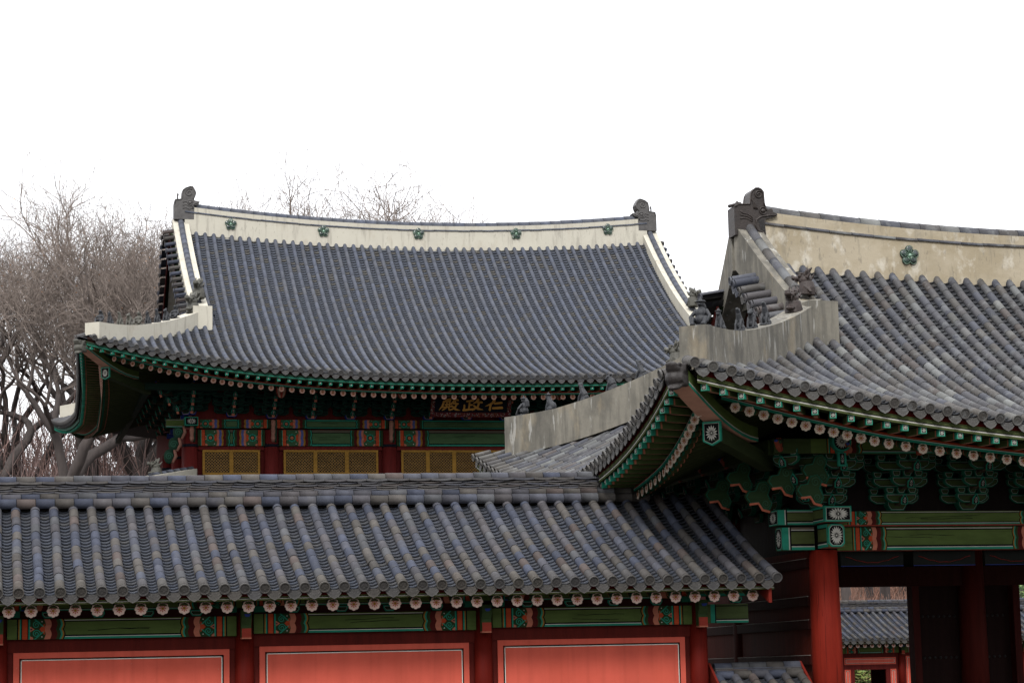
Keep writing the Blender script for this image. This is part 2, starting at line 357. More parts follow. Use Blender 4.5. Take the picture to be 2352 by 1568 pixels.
def drip(mb,c,U,T,w_,cl,m=0,emb=True):
    "tongue-shaped end of a pan tile, hanging and leaning outwards"
    dn=(V((0,0,-1))+T*.12).normalized(); N=U.cross(dn).normalized()
    if N.dot(T)<0: N=-N
    h=w_*.72
    up=[(-.5,0),(-.36,.10),(-.18,.17),(0,.19),(.18,.17),(.36,.10),(.5,0)]
    lo=[(.50,.22),(.43,.52),(.27,.80),(0,1.),(-.27,.80),(-.43,.52),(-.50,.22)]
    pt=lambda x,y,k=1: c+U*(x*w_*k)+dn*(y*h*(1 if y<.2 else 1))
    A=[pt(x,y*(w_/h)) for x,y in up]+[pt(x,y) for x,y in lo]
    mb.prism([p+N*.016 for p in A],-N*.016,cl,m)
    cen=c+dn*(h*.5); B=[cen+(p-cen)*.80+N*.0175 for p in A]
    mb.poly(B,mul(cl,.70),m)
    if emb:
        for rr,aa in ((.16,0),(.10,.6)):
            ring(mb,cen+N*.021-dn*(h*.03),U,-dn,N,w_*rr,w_*.022,mul(cl,1.05),.3+aa,5.6+aa,8,m)
        for sg in (-1,1):
            for q in range(3):
                p0=cen+N*.021+U*(sg*w_*(.22+.05*q))-dn*(h*(.06*q)); mb.poly([p0-dn*.012,p0+U*(sg*.03),p0+dn*.012,p0-U*(sg*.012)],mul(cl,1.05),m)
def tile_side(mb,S,us,wtop,r,tl,row,kind='corr',seed=1,pand=.048,across=5,m=0,wend=None,emb=True,dripc=None,pans=True):
    """covers at every u in us, pans between neighbours, from the eave to wtop(u)"""
    rg=random.Random(seed); U=S.U; sp=us[1]-us[0]
    for u in us:
        wb=wtop(u); wa=S.w0(u)-.02
        if wb-wa<.12: continue
        pw=path(S,u,wa,wb,tl); ph_=rg.random()*6; jit=[.005*math.sin(ph_)]+[rg.uniform(-.004,.004)+.006*math.sin(ph_+i_*.7) for i_ in range(len(pw))]; jz_=[0]+[rg.uniform(-.004,.005) for _ in pw]
        for i in range(len(pw)-1):
            w1,w2=pw[i],pw[i+1]
            if w2-w1<.02: continue
            c=tcol(rg,kind)
            if i==0: c=lerp(c,(.16,.145,.125),.6)
            T1=S.T(u,w1);N1=S.N(u,w1);T2=S.T(u,w2);N2=S.N(u,w2)
            g=.007 if i else 0; ox=jit[i]
            rings=[]
            for (w_,T,N,rr,dt) in ((w1,T1,N1,r*.93,g*.2),(w1,T1,N1,r*1.02,g),(w2,T2,N2,r*.985,-.002)):
                C=S.P(u,w_)+T*dt+N*(.050+jz_[i])+U*ox
                rings.append([mb.vt(C+U*(rr*math.cos(a))+N*(rr*math.sin(a))) for a in [math.pi*(-.24+1.48*k/8) for k in range(9)]])
            for k in range(8): mb.fi((rings[0][k],rings[0][k+1],rings[1][k+1],rings[1][k]),mul(c,.35) if i else c,m,False)
            for k in range(8): mb.fi((rings[1][k],rings[1][k+1],rings[2][k+1],rings[2][k]),c,m,True)
            if i==len(pw)-2: mb.fi(rings[2],c,m)
            if i==0: disc(mb,S.P(u,w1)+N1*.046-T1*.03,U,-T1,r*1.12,lerp(c,(.17,.16,.145),.35),emb,m)
    if not pans: return
    for i,u1 in enumerate(us[:-1]):
        u2=us[i+1]; um=(u1+u2)/2; wb=min(wtop(u1),wtop(u2))+.05; wb=max(wb,0); wa=S.w0(um)-.03
        if max(wtop(u1),wtop(u2))-wa<.15: continue
        wb=max(wb,wa+.15); pw=path(S,um,wa,wb,row)
        hw=(u2-u1)/2-r*.55; tt=.018*row/.127; gp=.024*row/.127; xs=[-1+2*k/across for k in range(across+1)]
        prev=None
        for j,w_ in enumerate(pw):
            T=S.T(um,w_);N=S.N(um,w_); C=S.P(um,w_); c=tcol(rg,'hall' if kind=='hall' else 'corr'); c=lerp(c,GREY,.45); c=lerp(c,(.115,.135,.17),.5); c=mul(c,{'gate':.42,'corr':1.35}.get(kind,1.35))
            if rg.random()<(.22 if kind=='hall' else .10): c=lerp(c,(.26,.24,.20),.7 if kind=='hall' else .3)
            jz=rg.uniform(-.003,.003)
            pr=[]
            for dt,dn in ((0,gp+tt+jz),(0,gp+jz),(row*.42,gp+jz-.002),(row*.42,.002)):
                pr.append([mb.vt(C+T*dt+N*(dn+pand*(x*x)-.036)+U*(x*hw)) for x in xs])
            if prev is not None:
                for k in range(across): mb.fi((prev[k],prev[k+1],pr[3][k+1],pr[3][k]),pc,m,True)
            for a,b in ((0,1),(1,2),(2,3)):
                cc=(lerp(c,(.27,.25,.22),.35) if kind=='hall' else lerp(c,(.16,.165,.19),.2)) if a==0 else c
                for k in range(across): mb.fi((pr[a][k+1],pr[a][k],pr[b][k],pr[b][k+1]) if False else (pr[a][k],pr[a][k+1],pr[b][k+1],pr[b][k]),cc,m,False)
            prev=pr[0]; pc=c
        T=S.T(um,wa);N=S.N(um,wa)
        dc=dripc or (.165,.155,.14)
        drip(mb,S.P(um,wa+.02)+N*(pand*.9-.020)-T*.0,U,-T,(u2-u1)*.86,mul(lerp(tcol(rg,kind),dc,.75),rg.uniform(.85,1.1)),m,emb)

def wall_sweep(mb,pts,wd,ht,c,m=0,topc=None,wtop=None,capends=True,side=None):
    "vertical wall swept along pts (base line); ht list or number"
    n=len(pts); rows=[]
    for i,p in enumerate(pts):
        d=(V(pts[min(i+1,n-1)])-V(pts[max(i-1,0)])); d.z=0; d.normalize(); s=V((d.y,-d.x,0)); h=ht[i] if hasattr(ht,'__len__') else ht
        wt=wtop or wd
        rows.append([mb.vt(V(p)+s*(wd/2)),mb.vt(V(p)+s*(wt/2)+V((0,0,h))),mb.vt(V(p)-s*(wt/2)+V((0,0,h))),mb.vt(V(p)-s*(wd/2))])
    for a,b in zip(rows,rows[1:]):
        mb.fi((a[0],b[0],b[1],a[1]),c,m); mb.fi((a[1],b[1],b[2],a[2]),topc or c,m); mb.fi((a[2],b[2],b[3],a[3]),c,m); mb.fi((a[3],b[3],b[0],a[0]),c,m)
    if capends: mb.fi(rows[0],c,m); mb.fi(rows[-1][::-1],c,m)
def cap_tiles(mb,pts,r,tl,kind,seed,m=0,up=None,frac=1.16,a0=-.08,cover=None):
    "row of half-round tiles laid end to end along a path"
    rg=random.Random(seed); pts=[V(p) for p in pts]; acc=[0]
    for a,b in zip(pts,pts[1:]): acc.append(acc[-1]+(b-a).length)
    def pt(t):
        j=0
        while j<len(pts)-2 and acc[j+1]<t: j+=1
        f=(t-acc[j])/(acc[j+1]-acc[j]); return pts[j]+(pts[j+1]-pts[j])*f
    tot=acc[-1]; n=max(1,round(tot/tl)); L=tot/n
    for i in range(n):
        a=pt(i*L+.004);b=pt((i+1)*L-.004); d=(b-a).normalized(); N=up or V((0,0,1)); s=d.cross(N).normalized(); N2=s.cross(d).normalized()
        off=N2*rg.uniform(-.006,.006); c=tcol(rg,kind); rings=[]
        for q,rr in ((a,r),(b,r*.97)):
            rings.append([mb.vt(q+off+s*(rr*math.cos(t))+N2*(rr*math.sin(t))) for t in [math.pi*(a0+frac*k/8) for k in range(9)]])
        for k in range(8): mb.fi((rings[0][k],rings[0][k+1],rings[1][k+1],rings[1][k]),c,m,True)
        mb.fi(rings[0],mul(c,.6),m); mb.fi(rings[1][::-1],mul(c,.6),m)

# ------------------------------------------------------------------ eaves timber: boards, square and round rafters, soffit
def fan(S,u,uf,fk):
    "direction in plan of a rafter ending at u: square to the eave, fanned towards the corner"
    if abs(u)<=uf: return S.W.copy(),1.
    sg=1 if u>0 else -1
    foc=S.C+S.U*(sg*uf)+S.W*(fk-S.H); e=S.C+S.U*u+S.W*(S.w0(u)-S.H)
    d=foc-e; d.z=0; d.normalize(); return d,1/max(.35,d.dot(S.W))
def eaves(parent,S,u0,u1,sp_sq,sp_rd,uf,fk,zin,win,sq=.10,rr=.08,scheme='gate',det=True,limit=100,skip=None,two=True,ins=.12,ins2=.78,dz=0):
    """builds boards (one part), each square rafter and each round rafter (own parts)"""
    n=max(2,int((u1-u0)/.35)); us=[u0+(u1-u0)*i/n for i in range(n+1)]
    def pt(u,win_,dz_):
        d,k=fan(S,u,uf,fk); b=S.P(u,S.w0(u)); p=b+d*(win_*min(k,1.6)); p.z=b.z+dz_+dz; return p
    mb=MB()
    def board(wi,z0,z1,c,t=.03,lines=()):
        a=[pt(u,wi,z0) for u in us]; b=[pt(u,wi,z1) for u in us]
        for i in range(n):
            mb.poly([a[i],a[i+1],b[i+1],b[i]],c)
            A=[p+S.W*t for p in (a[i],a[i+1],b[i+1],b[i])]
            mb.poly([a[i],A[0],A[1],a[i+1]],c)
            for (l0,l1,lc) in lines:
                q=[p-S.W*.004 for p in (pt(us[i],wi,l0),pt(us[i+1],wi,l0),pt(us[i+1],wi,l1),pt(us[i],wi,l1))]; mb.poly(q,lc)
    if two:
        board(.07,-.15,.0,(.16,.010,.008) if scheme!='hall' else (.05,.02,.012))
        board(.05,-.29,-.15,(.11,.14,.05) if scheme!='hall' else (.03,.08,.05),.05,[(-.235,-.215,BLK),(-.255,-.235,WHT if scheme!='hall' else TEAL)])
        board(ins2-.05,-.475,-.425,TEAL,.05,[(-.437,-.425,WHT)])
        board(ins2-.02,-.425,-.365,MAR,.04,[(-.41,-.385,ORG)])
    else:
        board(.07,-.10,.0,(.20,.012,.010))
        board(.05,-.155,-.10,(.16,.19,.07),.05,[(-.125,-.115,BLK),(-.135,-.125,WHT)])
    # soffits
    zr=-.56 if two else -.235; i2=ins2 if two else .25
    def inner(u):
        d,k=fan(S,u,uf,fk); b=S.P(u,S.w0(u)); L=(win-i2)*min(k,1.5); a=pt(u,i2,zr); e=a+d*L; e.z=zin; return a,e,d
    for i in range(n):
        ua,ub=us[i],us[i+1]
        if two:
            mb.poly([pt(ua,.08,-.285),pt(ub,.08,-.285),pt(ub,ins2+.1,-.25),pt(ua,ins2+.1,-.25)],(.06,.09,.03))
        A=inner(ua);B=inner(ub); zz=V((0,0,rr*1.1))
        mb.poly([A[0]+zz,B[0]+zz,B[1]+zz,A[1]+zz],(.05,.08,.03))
    mb.build('eaves_board',M_PAINT,parent)
    cnt=0
    if two:
        k=int((u1-u0)/sp_sq); rest=MB(); xs=[u0+(u1-u0-k*sp_sq)/2+i*sp_sq for i in range(k+1)]
        for u in xs:
            d,kk=fan(S,u,uf,fk); a=pt(u,ins-.03,-.345); e=pt(u,ins2+.35,-.315); e=a+(e-a)
            vis=(skip is None or not skip(u)) and cnt<limit
            b=MB() if vis else rest
            dn=(e-a).normalized(); sx=V((0,0,1)).cross(dn).normalized()*-1; up=sx.cross(dn).normalized()
            if up.z<0: up=-up
            if sx.dot(S.U)<0: sx=-sx
            O=a-sx*(sq/2)-up*(sq/2)
            b.box(O,sx*sq,dn*(e-a).length,up*sq,(.12,.17,.06),0,cf=TEAL)
            if det:
                Nn=-dn
                b.poly([a+Nn*.003+sx*(i*sq*.36)+up*(j*sq*.36) for i,j in ((-1,-1),(1,-1),(1,1),(-1,1))],WHT)
                b.poly([a+Nn*.005+sx*(i*sq*.32)+up*(j*sq*.32) for i,j in ((-1,-1),(1,-1),(1,1),(-1,1))],BLK)
                dots(b,a+Nn*.002,sx,up,Nn,sq*.30)
            else: 
                b.poly([a-dn*.003+sx*(i*sq*.30)+up*(j*sq*.30) for i,j in ((-1,-1),(1,-1),(1,1),(-1,1))],BLK)
                b.poly(circ(a-dn*.006,sx,up,sq*.17,6),WHT)
            # pink line under and teal tip cuff
            b.poly([a+dn*.22-up*(sq/2+.003)-sx*sq*.28,a+dn*.22-up*(sq/2+.003)+sx*sq*.28,e-up*(sq/2+.003)+sx*sq*.28,e-up*(sq/2+.003)-sx*sq*.28],(.90,.42,.30))
            for sg in (-1,1):
                b.poly([a+sx*(sg*(sq/2+.002))+up*(-sq/2),a+dn*.10+sx*(sg*(sq/2+.002))+up*(-sq/2),a+dn*.10+sx*(sg*(sq/2+.002))+up*(sq/2),a+sx*(sg*(sq/2+.002))+up*(sq/2)],TEAL)
                b.poly([a+dn*.12+sx*(sg*(sq/2+.002))-up*(sq/2),a+dn*.16+sx*(sg*(sq/2+.002))-up*(sq/2),a+dn*.16+sx*(sg*(sq/2+.002))+up*(sq/2),a+dn*.12+sx*(sg*(sq/2+.002))+up*(sq/2)],SAL)
            if vis: b.build('square_rafter',M_PAINT,parent); cnt+=1
        if rest.f: rest.build('square_rafter_row',M_PAINT,parent)['kind']='stuff'
    k=int((u1-u0-.5)/sp_rd); xs=[(u0+u1)/2-k*sp_rd/2+i*sp_rd for i in range(k+1)]; cnt=0; rest=MB()
    for u in xs:
        a,e,d=inner(u); vis=(skip is None or not skip(u)) and cnt<limit
        b=MB() if vis else rest
        dn=(e-a).normalized(); b.tube([a,e],[rr,rr],10,(.07,.085,.035),0,True,True)
        Nn=-d; sx=V((0,0,1)).cross(d).normalized()*-1
        if sx.dot(S.U)<0: sx=-sx
        flower(b,a+Nn*.012,sx,V((0,0,1)),Nn,rr*1.12,petal=(1,.84,.68) if scheme=='gate' else ((1,.72,.62) if scheme=='corr' else (1,.62,.50)),inner=(.62,.14,.09) if scheme!='hall' else (.6,.10,.02),det=det,rimc=TEAL)
        # teal and black cuff behind the end
        b.tube([a+dn*.03,a+dn*.09],[rr*1.02]*2,10,TEALD,0,True,False); b.tube([a+dn*.10,a+dn*.22],[rr*1.02]*2,10,(.10,.12,.05),0,True,False); b.tube([a+dn*.22,a+dn*.25],[rr*1.03]*2,10,SAL,0,True,False)
        if vis: b.build('round_rafter',M_PAINT,parent); cnt+=1
    if rest.f: rest.build('round_rafter_row',M_PAINT,parent)['kind']='stuff'

# ------------------------------------------------------------------ bracket clusters under the eaves
def nest(mb,c,U,W,N,pts,cols,ins,th,m=0):
    mb.prism([c+U*x+W*z for x,z in pts],-N*th,cols[0],m)
    cx=sum(p[0] for p in pts)/len(pts); cz=sum(p[1] for p in pts)/len(pts)
    wx=max(abs(p[0]-cx) for p in pts); wz=max(abs(p[1]-cz) for p in pts)
    acc=0
    for i,(cc,d) in enumerate(zip(cols[1:],ins)):
        acc+=d; kx=max(.1,1-acc/wx); kz=max(.1,1-acc/wz)
        mb.poly([c+N*(.003*(i+1))+U*(cx+(x-cx)*kx)+W*(cz+(z-cz)*kz) for x,z in pts],cc,m)
def brackets(parent,P0,U,Nn,z0,tiers,dz,step,wd,scheme,tn=3,first=0,name='bracket_set'):
    """cluster centred on the wall point P0, projecting along Nn (outwards)"""
    mb=MB(); Wz=V((0,0,1))
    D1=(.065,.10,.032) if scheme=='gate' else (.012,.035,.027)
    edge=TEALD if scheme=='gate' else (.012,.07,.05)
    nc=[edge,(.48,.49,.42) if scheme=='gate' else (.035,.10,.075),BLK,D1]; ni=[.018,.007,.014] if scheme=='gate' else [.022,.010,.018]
    if scheme=='corr': nc=[TEALD,WHT,BLK,D1]
    ah=dz*.58; bh=dz*.40
    # bearing block at the bottom
    c=P0.copy(); c.z=z0
    nest(mb,c+Nn*.17,U,Wz,Nn,[(-.13,0),(.13,0),(.19,.10),(.19,.17),(-.19,.17),(-.19,.10)],nc if scheme!='hall' else [BLU,SAL,TEALD,D1],ni,.34)
    zb=z0+.13
    for t in range(tiers):
        z=zb+t*dz
        for j in range(t+2):
            out=j*step-(.0)
            w_=wd*(.62 if j==t+1 else 1.0)*(1+.10*t if j<t+1 else 1)
            if j<t-0 and j>0: continue
            c=P0+Nn*(out+.05); c.z=z
            nest(mb,c,U,Wz,Nn,[(-w_/2+.12,0),(w_/2-.12,0),(w_/2-.03,ah*.35),(w_/2,ah*.6),(w_/2,ah),(-w_/2,ah),(-w_/2,ah*.6),(-w_/2+.03,ah*.35)],nc,ni,.10)
            for q in ((-1,0,1) if w_>.6 else (-1,1)):
                cc=c+U*(q*(w_/2-.085)); cc.z=z+ah+.004
                nest(mb,cc+Nn*.012,U,Wz,Nn,[(-.055,0),(.055,0),(.085,bh*.55),(.085,bh),(-.085,bh),(-.085,bh*.55)],nc,ni if scheme=='gate' else [.016,.006,.01],.12)
        # projecting tongue
        tip=P0+Nn*((t+1)*step+.20); tip.z=z+ah*.35
        mid=P0+Nn*((t+1)*step-.12); mid.z=z+ah*.10
        ro=P0.copy(); ro.z=z+ah*.5
        mb.beam(ro,mid,.10,ah*.9,(.07,.055,.035)); mb.beam(mid,tip,.095,ah*.6,(.07,.055,.035))
        n2=(Nn+Wz*-.35).normalized(); w2=(Wz+Nn*.35).normalized()
        nest(mb,tip+n2*.01-w2*.10,U,w2,n2,[(-.06,0),(.06,0),(.065,.10),(0,.20),(-.065,.10)],[TEAL,BLK],[.016],.03)
        chrys(mb,tip+n2*.014-w2*.02,U,w2,n2,.035,.07,8)
        if scheme=='hall' :
            mb.poly([tip+n2*.005-w2*.20+U*x for x in (-.05,.05)]+[tip+n2*.02-w2*.11+U*x for x in (.05,-.05)],SAL)
    # top carved head
    zt=zb+tiers*dz
    tp=P0+Nn*((tiers)*step+.26); tp.z=zt+dz*.35; ro=P0.copy(); ro.z=zt+dz*.3
    mb.beam(ro,tp,.11,dz*.55,(.05,.06,.04)); 
    mb.beam(tp-Nn*.02-Wz*dz*.45,tp+Nn*.10+Wz*dz*.2,.09,.13,(.45,.10,.06)); mb.ell(tp+Nn*.05+Wz*.02,(.06,.13,.05),(.06,.09,.05))
    mb.ell(tp+Nn*.16+Wz*.03,(.035,.05,.025),BLU)
    return mb.build(name,M_PAINT,parent)

# ------------------------------------------------------------------ ground and far hill
g=MB(); g.poly([(-900,-300,0),(900,-300,0),(900,900,0),(-900,900,0)],(.06,.055,.047))
tag(g.build('ground',M_GRND),kind='structure')
def hillz(x,y):
    t=min(1,max(0,(x-12)/20.)); y0=102+26*t; sp=18+62*t; f=min(1,max(0,(y-y0)/sp)); return 8.6*math.sin(f*math.pi/2)+(.5*math.sin(x*.13+y*.09) if f>0 else 0)-.2*(f<=0)
h_=MB(); NX,NY=60,34
gi=[[h_.vt((-160+i*7,100+j*4,hillz(-160+i*7,100+j*4))) for i in range(NX)] for j in range(NY)]
for j in range(NY-1):
    for i in range(NX-1): h_.fi((gi[j][i],gi[j][i+1],gi[j+1][i+1],gi[j+1][i]),(.06,.042,.032),0,True)
tag(h_.build('hill',M_GRND),kind='structure')

# ------------------------------------------------------------------ shared ornaments
def relief(mb,pts,r,c,n=5): mb.tube(pts,[r]*len(pts),n,c)
def ridge_beast(parent,O,ux,sc,th,c,flip=False,style='tall',name='ridge_beast'):
    """ridge-end beast: profile plate facing -Y. O = lower outer corner, ux=+1/-1 towards the ridge; sc metres per unit"""
    Nn=V((0,-1,0)); U=V((ux,0,0)); W=V((0,0,1)); mb=MB()
    if style=='tall':
        out=[(0,0),(0,700),(80,765),(210,770),(400,775),(425,960),(445,1060),(490,1130),(570,1185),(650,1190),(730,1150),(780,1080),(792,810),(820,700),(865,640),(905,655),(955,668),(985,635),(990,580),(1090,548),(1100,508),(1040,480),(900,430),(800,415),(770,300),(790,40),(760,0)]
        K=1.
    else:
        out=[(0,0),(0,560),(30,700),(210,715),(260,730),(275,900),(300,1050),(400,1130),(560,1190),(660,1185),(740,1050),(780,940),(740,820),(690,745),(720,670),(900,640),(860,560),(800,520),(700,500),(690,0)]
        K=1.
    P=lambda x,y,k=0: O+U*(x*sc)+W*(y*sc)+Nn*k
    pts=[P(x,y,th/2) for x,y in out]
    if ux<0: pts=pts
    else: pts=pts[::-1]
    # out lists go up on the outer side: clockwise for ux>0
    mb.prism(pts,-Nn*th,c)
    for sgn in (1,-1):
        q=lambda x,y: P(x,y,sgn*(th/2+.004)); r=sc*22; cc=mul(c,1.15)
        rim=[(x*.93+30,y*.965+14) for x,y in out[1:14]]
        relief(mb,[q(*p) for p in rim],r,cc)
        cx_,cy_,rr=(640,1000,105) if style=='tall' else (520,950,150)
        relief(mb,[q(cx_+rr*(1-.8*i/22)*math.cos(i*.42+.8),cy_+rr*(1-.8*i/22)*math.sin(i*.42+.8)) for i in range(23)],r,cc)
        if style=='tall':
            for k_ in range(4): relief(mb,[q(560-28*k_+60*math.cos(t)-30,620+(200+30*k_)*math.sin(t)*.9) for t in [0.1+.25*j for j in range(7)]],r*.7,cc)
            for dy in (0,60,120): relief(mb,[q(150,600-dy*1.7),q(210,540-dy),q(330,520-dy),q(430,470-dy),q(450,400-dy*.6)],r*.75,cc)
        else:
            for dy in (0,110,220): relief(mb,[q(300,600-dy),q(420,640-dy),q(520,580-dy),q(640,620-dy)],r*.8,cc)
        ex,ey=(735,610) if style=='tall' else (560,600)
        mb.ell(q(ex,ey),(sc*60,sc*30,sc*52),cc); relief(mb,[q(ex+90*math.cos(t),ey+90*math.sin(t)) for t in [i*.6 for i in range(11)]],r*.9,cc)
        # open mouth lip
        relief(mb,[q(1080,510),q(900,500),q(700,470),q(570,400),(q(530,250)),q(580,120),q(760,30)] if style=='tall' else [q(820,600),q(700,560),q(640,480),q(660,380)],r*1.1,cc)
        if style=='tall': mb.poly([q(x,y)+Nn*(sgn*.001) for x,y in ((600,370),(640,180),(770,80),(765,300),(740,400))][::(1 if (sgn>0)==(ux<0) else -1)],mul(c,.25))  # flat patch, shade of the mouth hollow put into its colour
    # peg on the back
    if style=='tall': mb.tube([P(-70,735,.05),P(120,800,0),P(170,830,0),P(200,815,0),P(260,835,-.05)],[sc*42,sc*36,sc*70,sc*38,sc*45],8,c)
    else: mb.tube([P(140,700),P(135,830),P(150,900),P(130,960)],[sc*32,sc*25,sc*36,sc*18],6,c)
    return mb.build(name,M_DARK,parent)
def plum(parent,c,r):
    mb=MB();U=V((1,0,0));W=V((0,0,1));N=V((0,-1,0)); G=(.02,.075,.05)
    for i in range(5):
        a=math.pi/2+i*2*math.pi/5; p=c+U*(math.cos(a)*r*.60)+W*(math.sin(a)*r*.60)
        gc=rnd.choice([(.008,.022,.018),(.012,.03,.025),(.02,.05,.035),(.008,.018,.02)])
        mb.ell(p+N*.0,(r*.42,.045,r*.42),gc,0,None,12,6)
        ring(mb,p+N*.047,U,W,N,r*.40,r*.06,(.06,.12,.07),0,2*math.pi,12)
        for k in (-1,0,1):
            b=a+k*.35; d=U*math.cos(b)+W*math.sin(b); mb.tube([c+N*.05+d*r*.15,c+N*.055+d*r*.62],[r*.035,r*.015],5,(.10,.2,.13))
    mb.ell(c+N*.03,(r*.2,.05,r*.2),(.25,.4,.3)); return mb.build('plum_blossom_relief',M_GLAZE,parent)
def remesh(o,vox):
    m=o.modifiers.new('fuse','REMESH'); m.mode='VOXEL'; m.voxel_size=vox; m.use_smooth_shade=True
    return o
def beast_mesh(kind,c):
    "guardian statue about 1 unit tall, facing -X, base at the origin"
    mb=MB(); E=lambda p,r,rot=None: mb.ell(p,r,c,0,rot,12,8)
    RY=lambda a: Matrix.Rotation(a,3,'Y')
    if kind=='man':
        mb.tube([(0,0,.02),(0,0,.10)],[.34,.32],10,c)
        E((0,0,.28),(.20,.20,.20)); E((0,0,.48),(.17,.18,.20)); E((-.02,0,.78),(.10,.10,.12)); mb.tube([(-.02,0,.84),(-.02,0,.88)],[.17,.15],10,c); mb.tube([(-.02,0,.87),(-.02,0,1.02)],[.07,.015],8,c)
        mb.tube([(.08,0,.86),(.14,0,.7),(.18,0,.45)],[.07,.12,.10],8,c)
        for s in (-1,1):
            mb.tube([(0,s*.16,.58),(-.10,s*.33,.36),(-.22,s*.26,.18)],[.07,.06,.05],8,c)
            mb.tube([(0,s*.10,.22),(-.20,s*.22,.30),(-.30,s*.20,.08)],[.10,.09,.07],8,c); E((-.30,s*.17,.12),(.08,.07,.06))
        E((-.12,0,.76),(.05,.05,.04))
    elif kind=='hat':
        mb.tube([(0,0,.0),(0,0,.07)],[.26,.25],10,c); E((.10,0,.26),(.22,.17,.24)); mb.tube([(.06,0,.35),(-.04,0,.55),(-.08,0,.70)],[.17,.13,.10],10,c)
        E((-.10,0,.74),(.12,.10,.10)); E((-.20,0,.70),(.07,.06,.05)); mb.tube([(-.09,0,.81),(-.09,0,.84)],[.17,.14],10,c); mb.tube([(-.09,0,.84),(-.09,0,.95)],[.08,.02],8,c)
        for s in (-1,1): mb.tube([(-.05,s*.08,.5),(-.14,s*.10,.25),(-.17,s*.10,.06)],[.07,.055,.05],8,c); E((.06,s*.16,.14),(.15,.07,.12)); E((-.19,s*.10,.05),(.07,.05,.04))
    elif kind=='ape':
        mb.tube([(0,0,.0),(0,0,.07)],[.27,.25],10,c); E((.10,0,.25),(.22,.17,.22)); mb.tube([(.10,0,.38),(.02,0,.55),(-.08,0,.66)],[.19,.17,.12],10,c)
        E((-.14,0,.72),(.13,.12,.12)); E((-.24,0,.68),(.07,.08,.07)); E((.0,0,.86),(.05,.09,.06))
        for s in (-1,1): mb.tube([(-.03,s*.12,.5),(-.12,s*.13,.28),(-.18,s*.12,.05)],[.075,.06,.06],8,c); E((.08,s*.17,.14),(.15,.07,.12)); E((-.1,s*.12,.76),(.03,.03,.05))
        for k in range(5): E((.22+.02*k-.03*k*k*.3,0,.22+.1*k),(.04,.03,.05))
    else:  # lion: head raised
        mb.tube([(0,0,.0),(0,0,.07)],[.26,.24],10,c); E((.12,0,.24),(.22,.16,.20)); mb.tube([(.16,0,.34),(.05,0,.5),(-.06,0,.74)],[.16,.15,.10],10,c)
        mb.tube([(-.02,0,.72),(-.10,0,.84),(-.20,0,.94)],[.11,.09,.06],10,c); E((-.04,0,.88),(.09,.08,.08))
        for s in (-1,1): mb.tube([(-.0,s*.09,.48),(-.13,s*.10,.28),(-.17,s*.10,.05)],[.07,.055,.05],8,c); E((.10,s*.15,.13),(.15,.07,.12))
        for k in range(6): E((.14-.03*k,0,.5+.07*k),(.05,.03,.04))
    return mb
def dragon_head(c):
    "open-mouthed dragon head 1 unit tall looking to -X"
    mb=MB(); E=lambda p,r,rot=None: mb.ell(p,r,c,0,rot,12,8); RY=lambda a: Matrix.Rotation(a,3,'Y')
    mb.tube([(.10,0,0),(.12,0,.25),(.10,0,.45)],[.30,.30,.26],12,c)
    E((.06,0,.55),(.26,.22,.20)); E((-.18,0,.62),(.22,.17,.10),RY(.15)); E((-.36,0,.66),(.10,.13,.09)); E((-.40,0,.74),(.05,.10,.04))
    E((-.16,0,.20),(.24,.16,.07),RY(-.35)); E((-.33,0,.17),(.07,.12,.05))
    for s in (-1,1):
        E((-.08,s*.16,.70),(.08,.06,.07)); E((-.06,s*.16,.78),(.12,.05,.04)); mb.tube([(.10,s*.12,.70),(.18,s*.16,.86),(.20,s*.13,1.0)],[.07,.05,.02],8,c)
        mb.tube([(.20,s*.18,.60),(.34,s*.22,.78)],[.07,.02],8,c); mb.tube([(-.28,s*.10,.56),(-.29,s*.10,.45)],[.035,.015],6,c)
        for k in range(5): mb.tube([(.0+.06*k,s*.20,.42-.04*k),(.12+.05*k,s*.27,.28-.05*k),(.26+.04*k,s*.24,.22-.05*k+.05)],[.035,.04,.015],6,c)
        E((-.38,s*.07,.70),(.04,.035,.03))
    mb.tube([(.1,0,.72),(.22,0,.9),(.34,0,.98)],[.12,.07,.02],8,c)
    return mb
BM={}
def statue(kind,loc,size,ang,label,cat,group,color='d'):
    c=(.05,.05,.05)
    key=(kind,color)
    if key not in BM:
        sv=XF[0]; XF[0]=1.
        mb=dragon_head(c) if kind=='dragon' else beast_mesh(kind,c)
        o=mb.build('roof_dragon_head' if kind=='dragon' else 'roof_guardian_statue',M_FIG[color]); remesh(o,.020 if kind!='dragon' else .018); BM[key]=o; o['_u']=0; XF[0]=sv
    else:
        o=BM[key].copy(); col.objects.link(o)
    if '_u' in o: del o['_u']
    o.location=xf(loc) if XF[0]!=1. else loc; size=size*XF[0]; o.scale=(size,)*3; o.rotation_euler=(0,0,ang)
    for k in ('label','category','group'):
        if k in o: del o[k]
    return tag(o,label,cat,group)

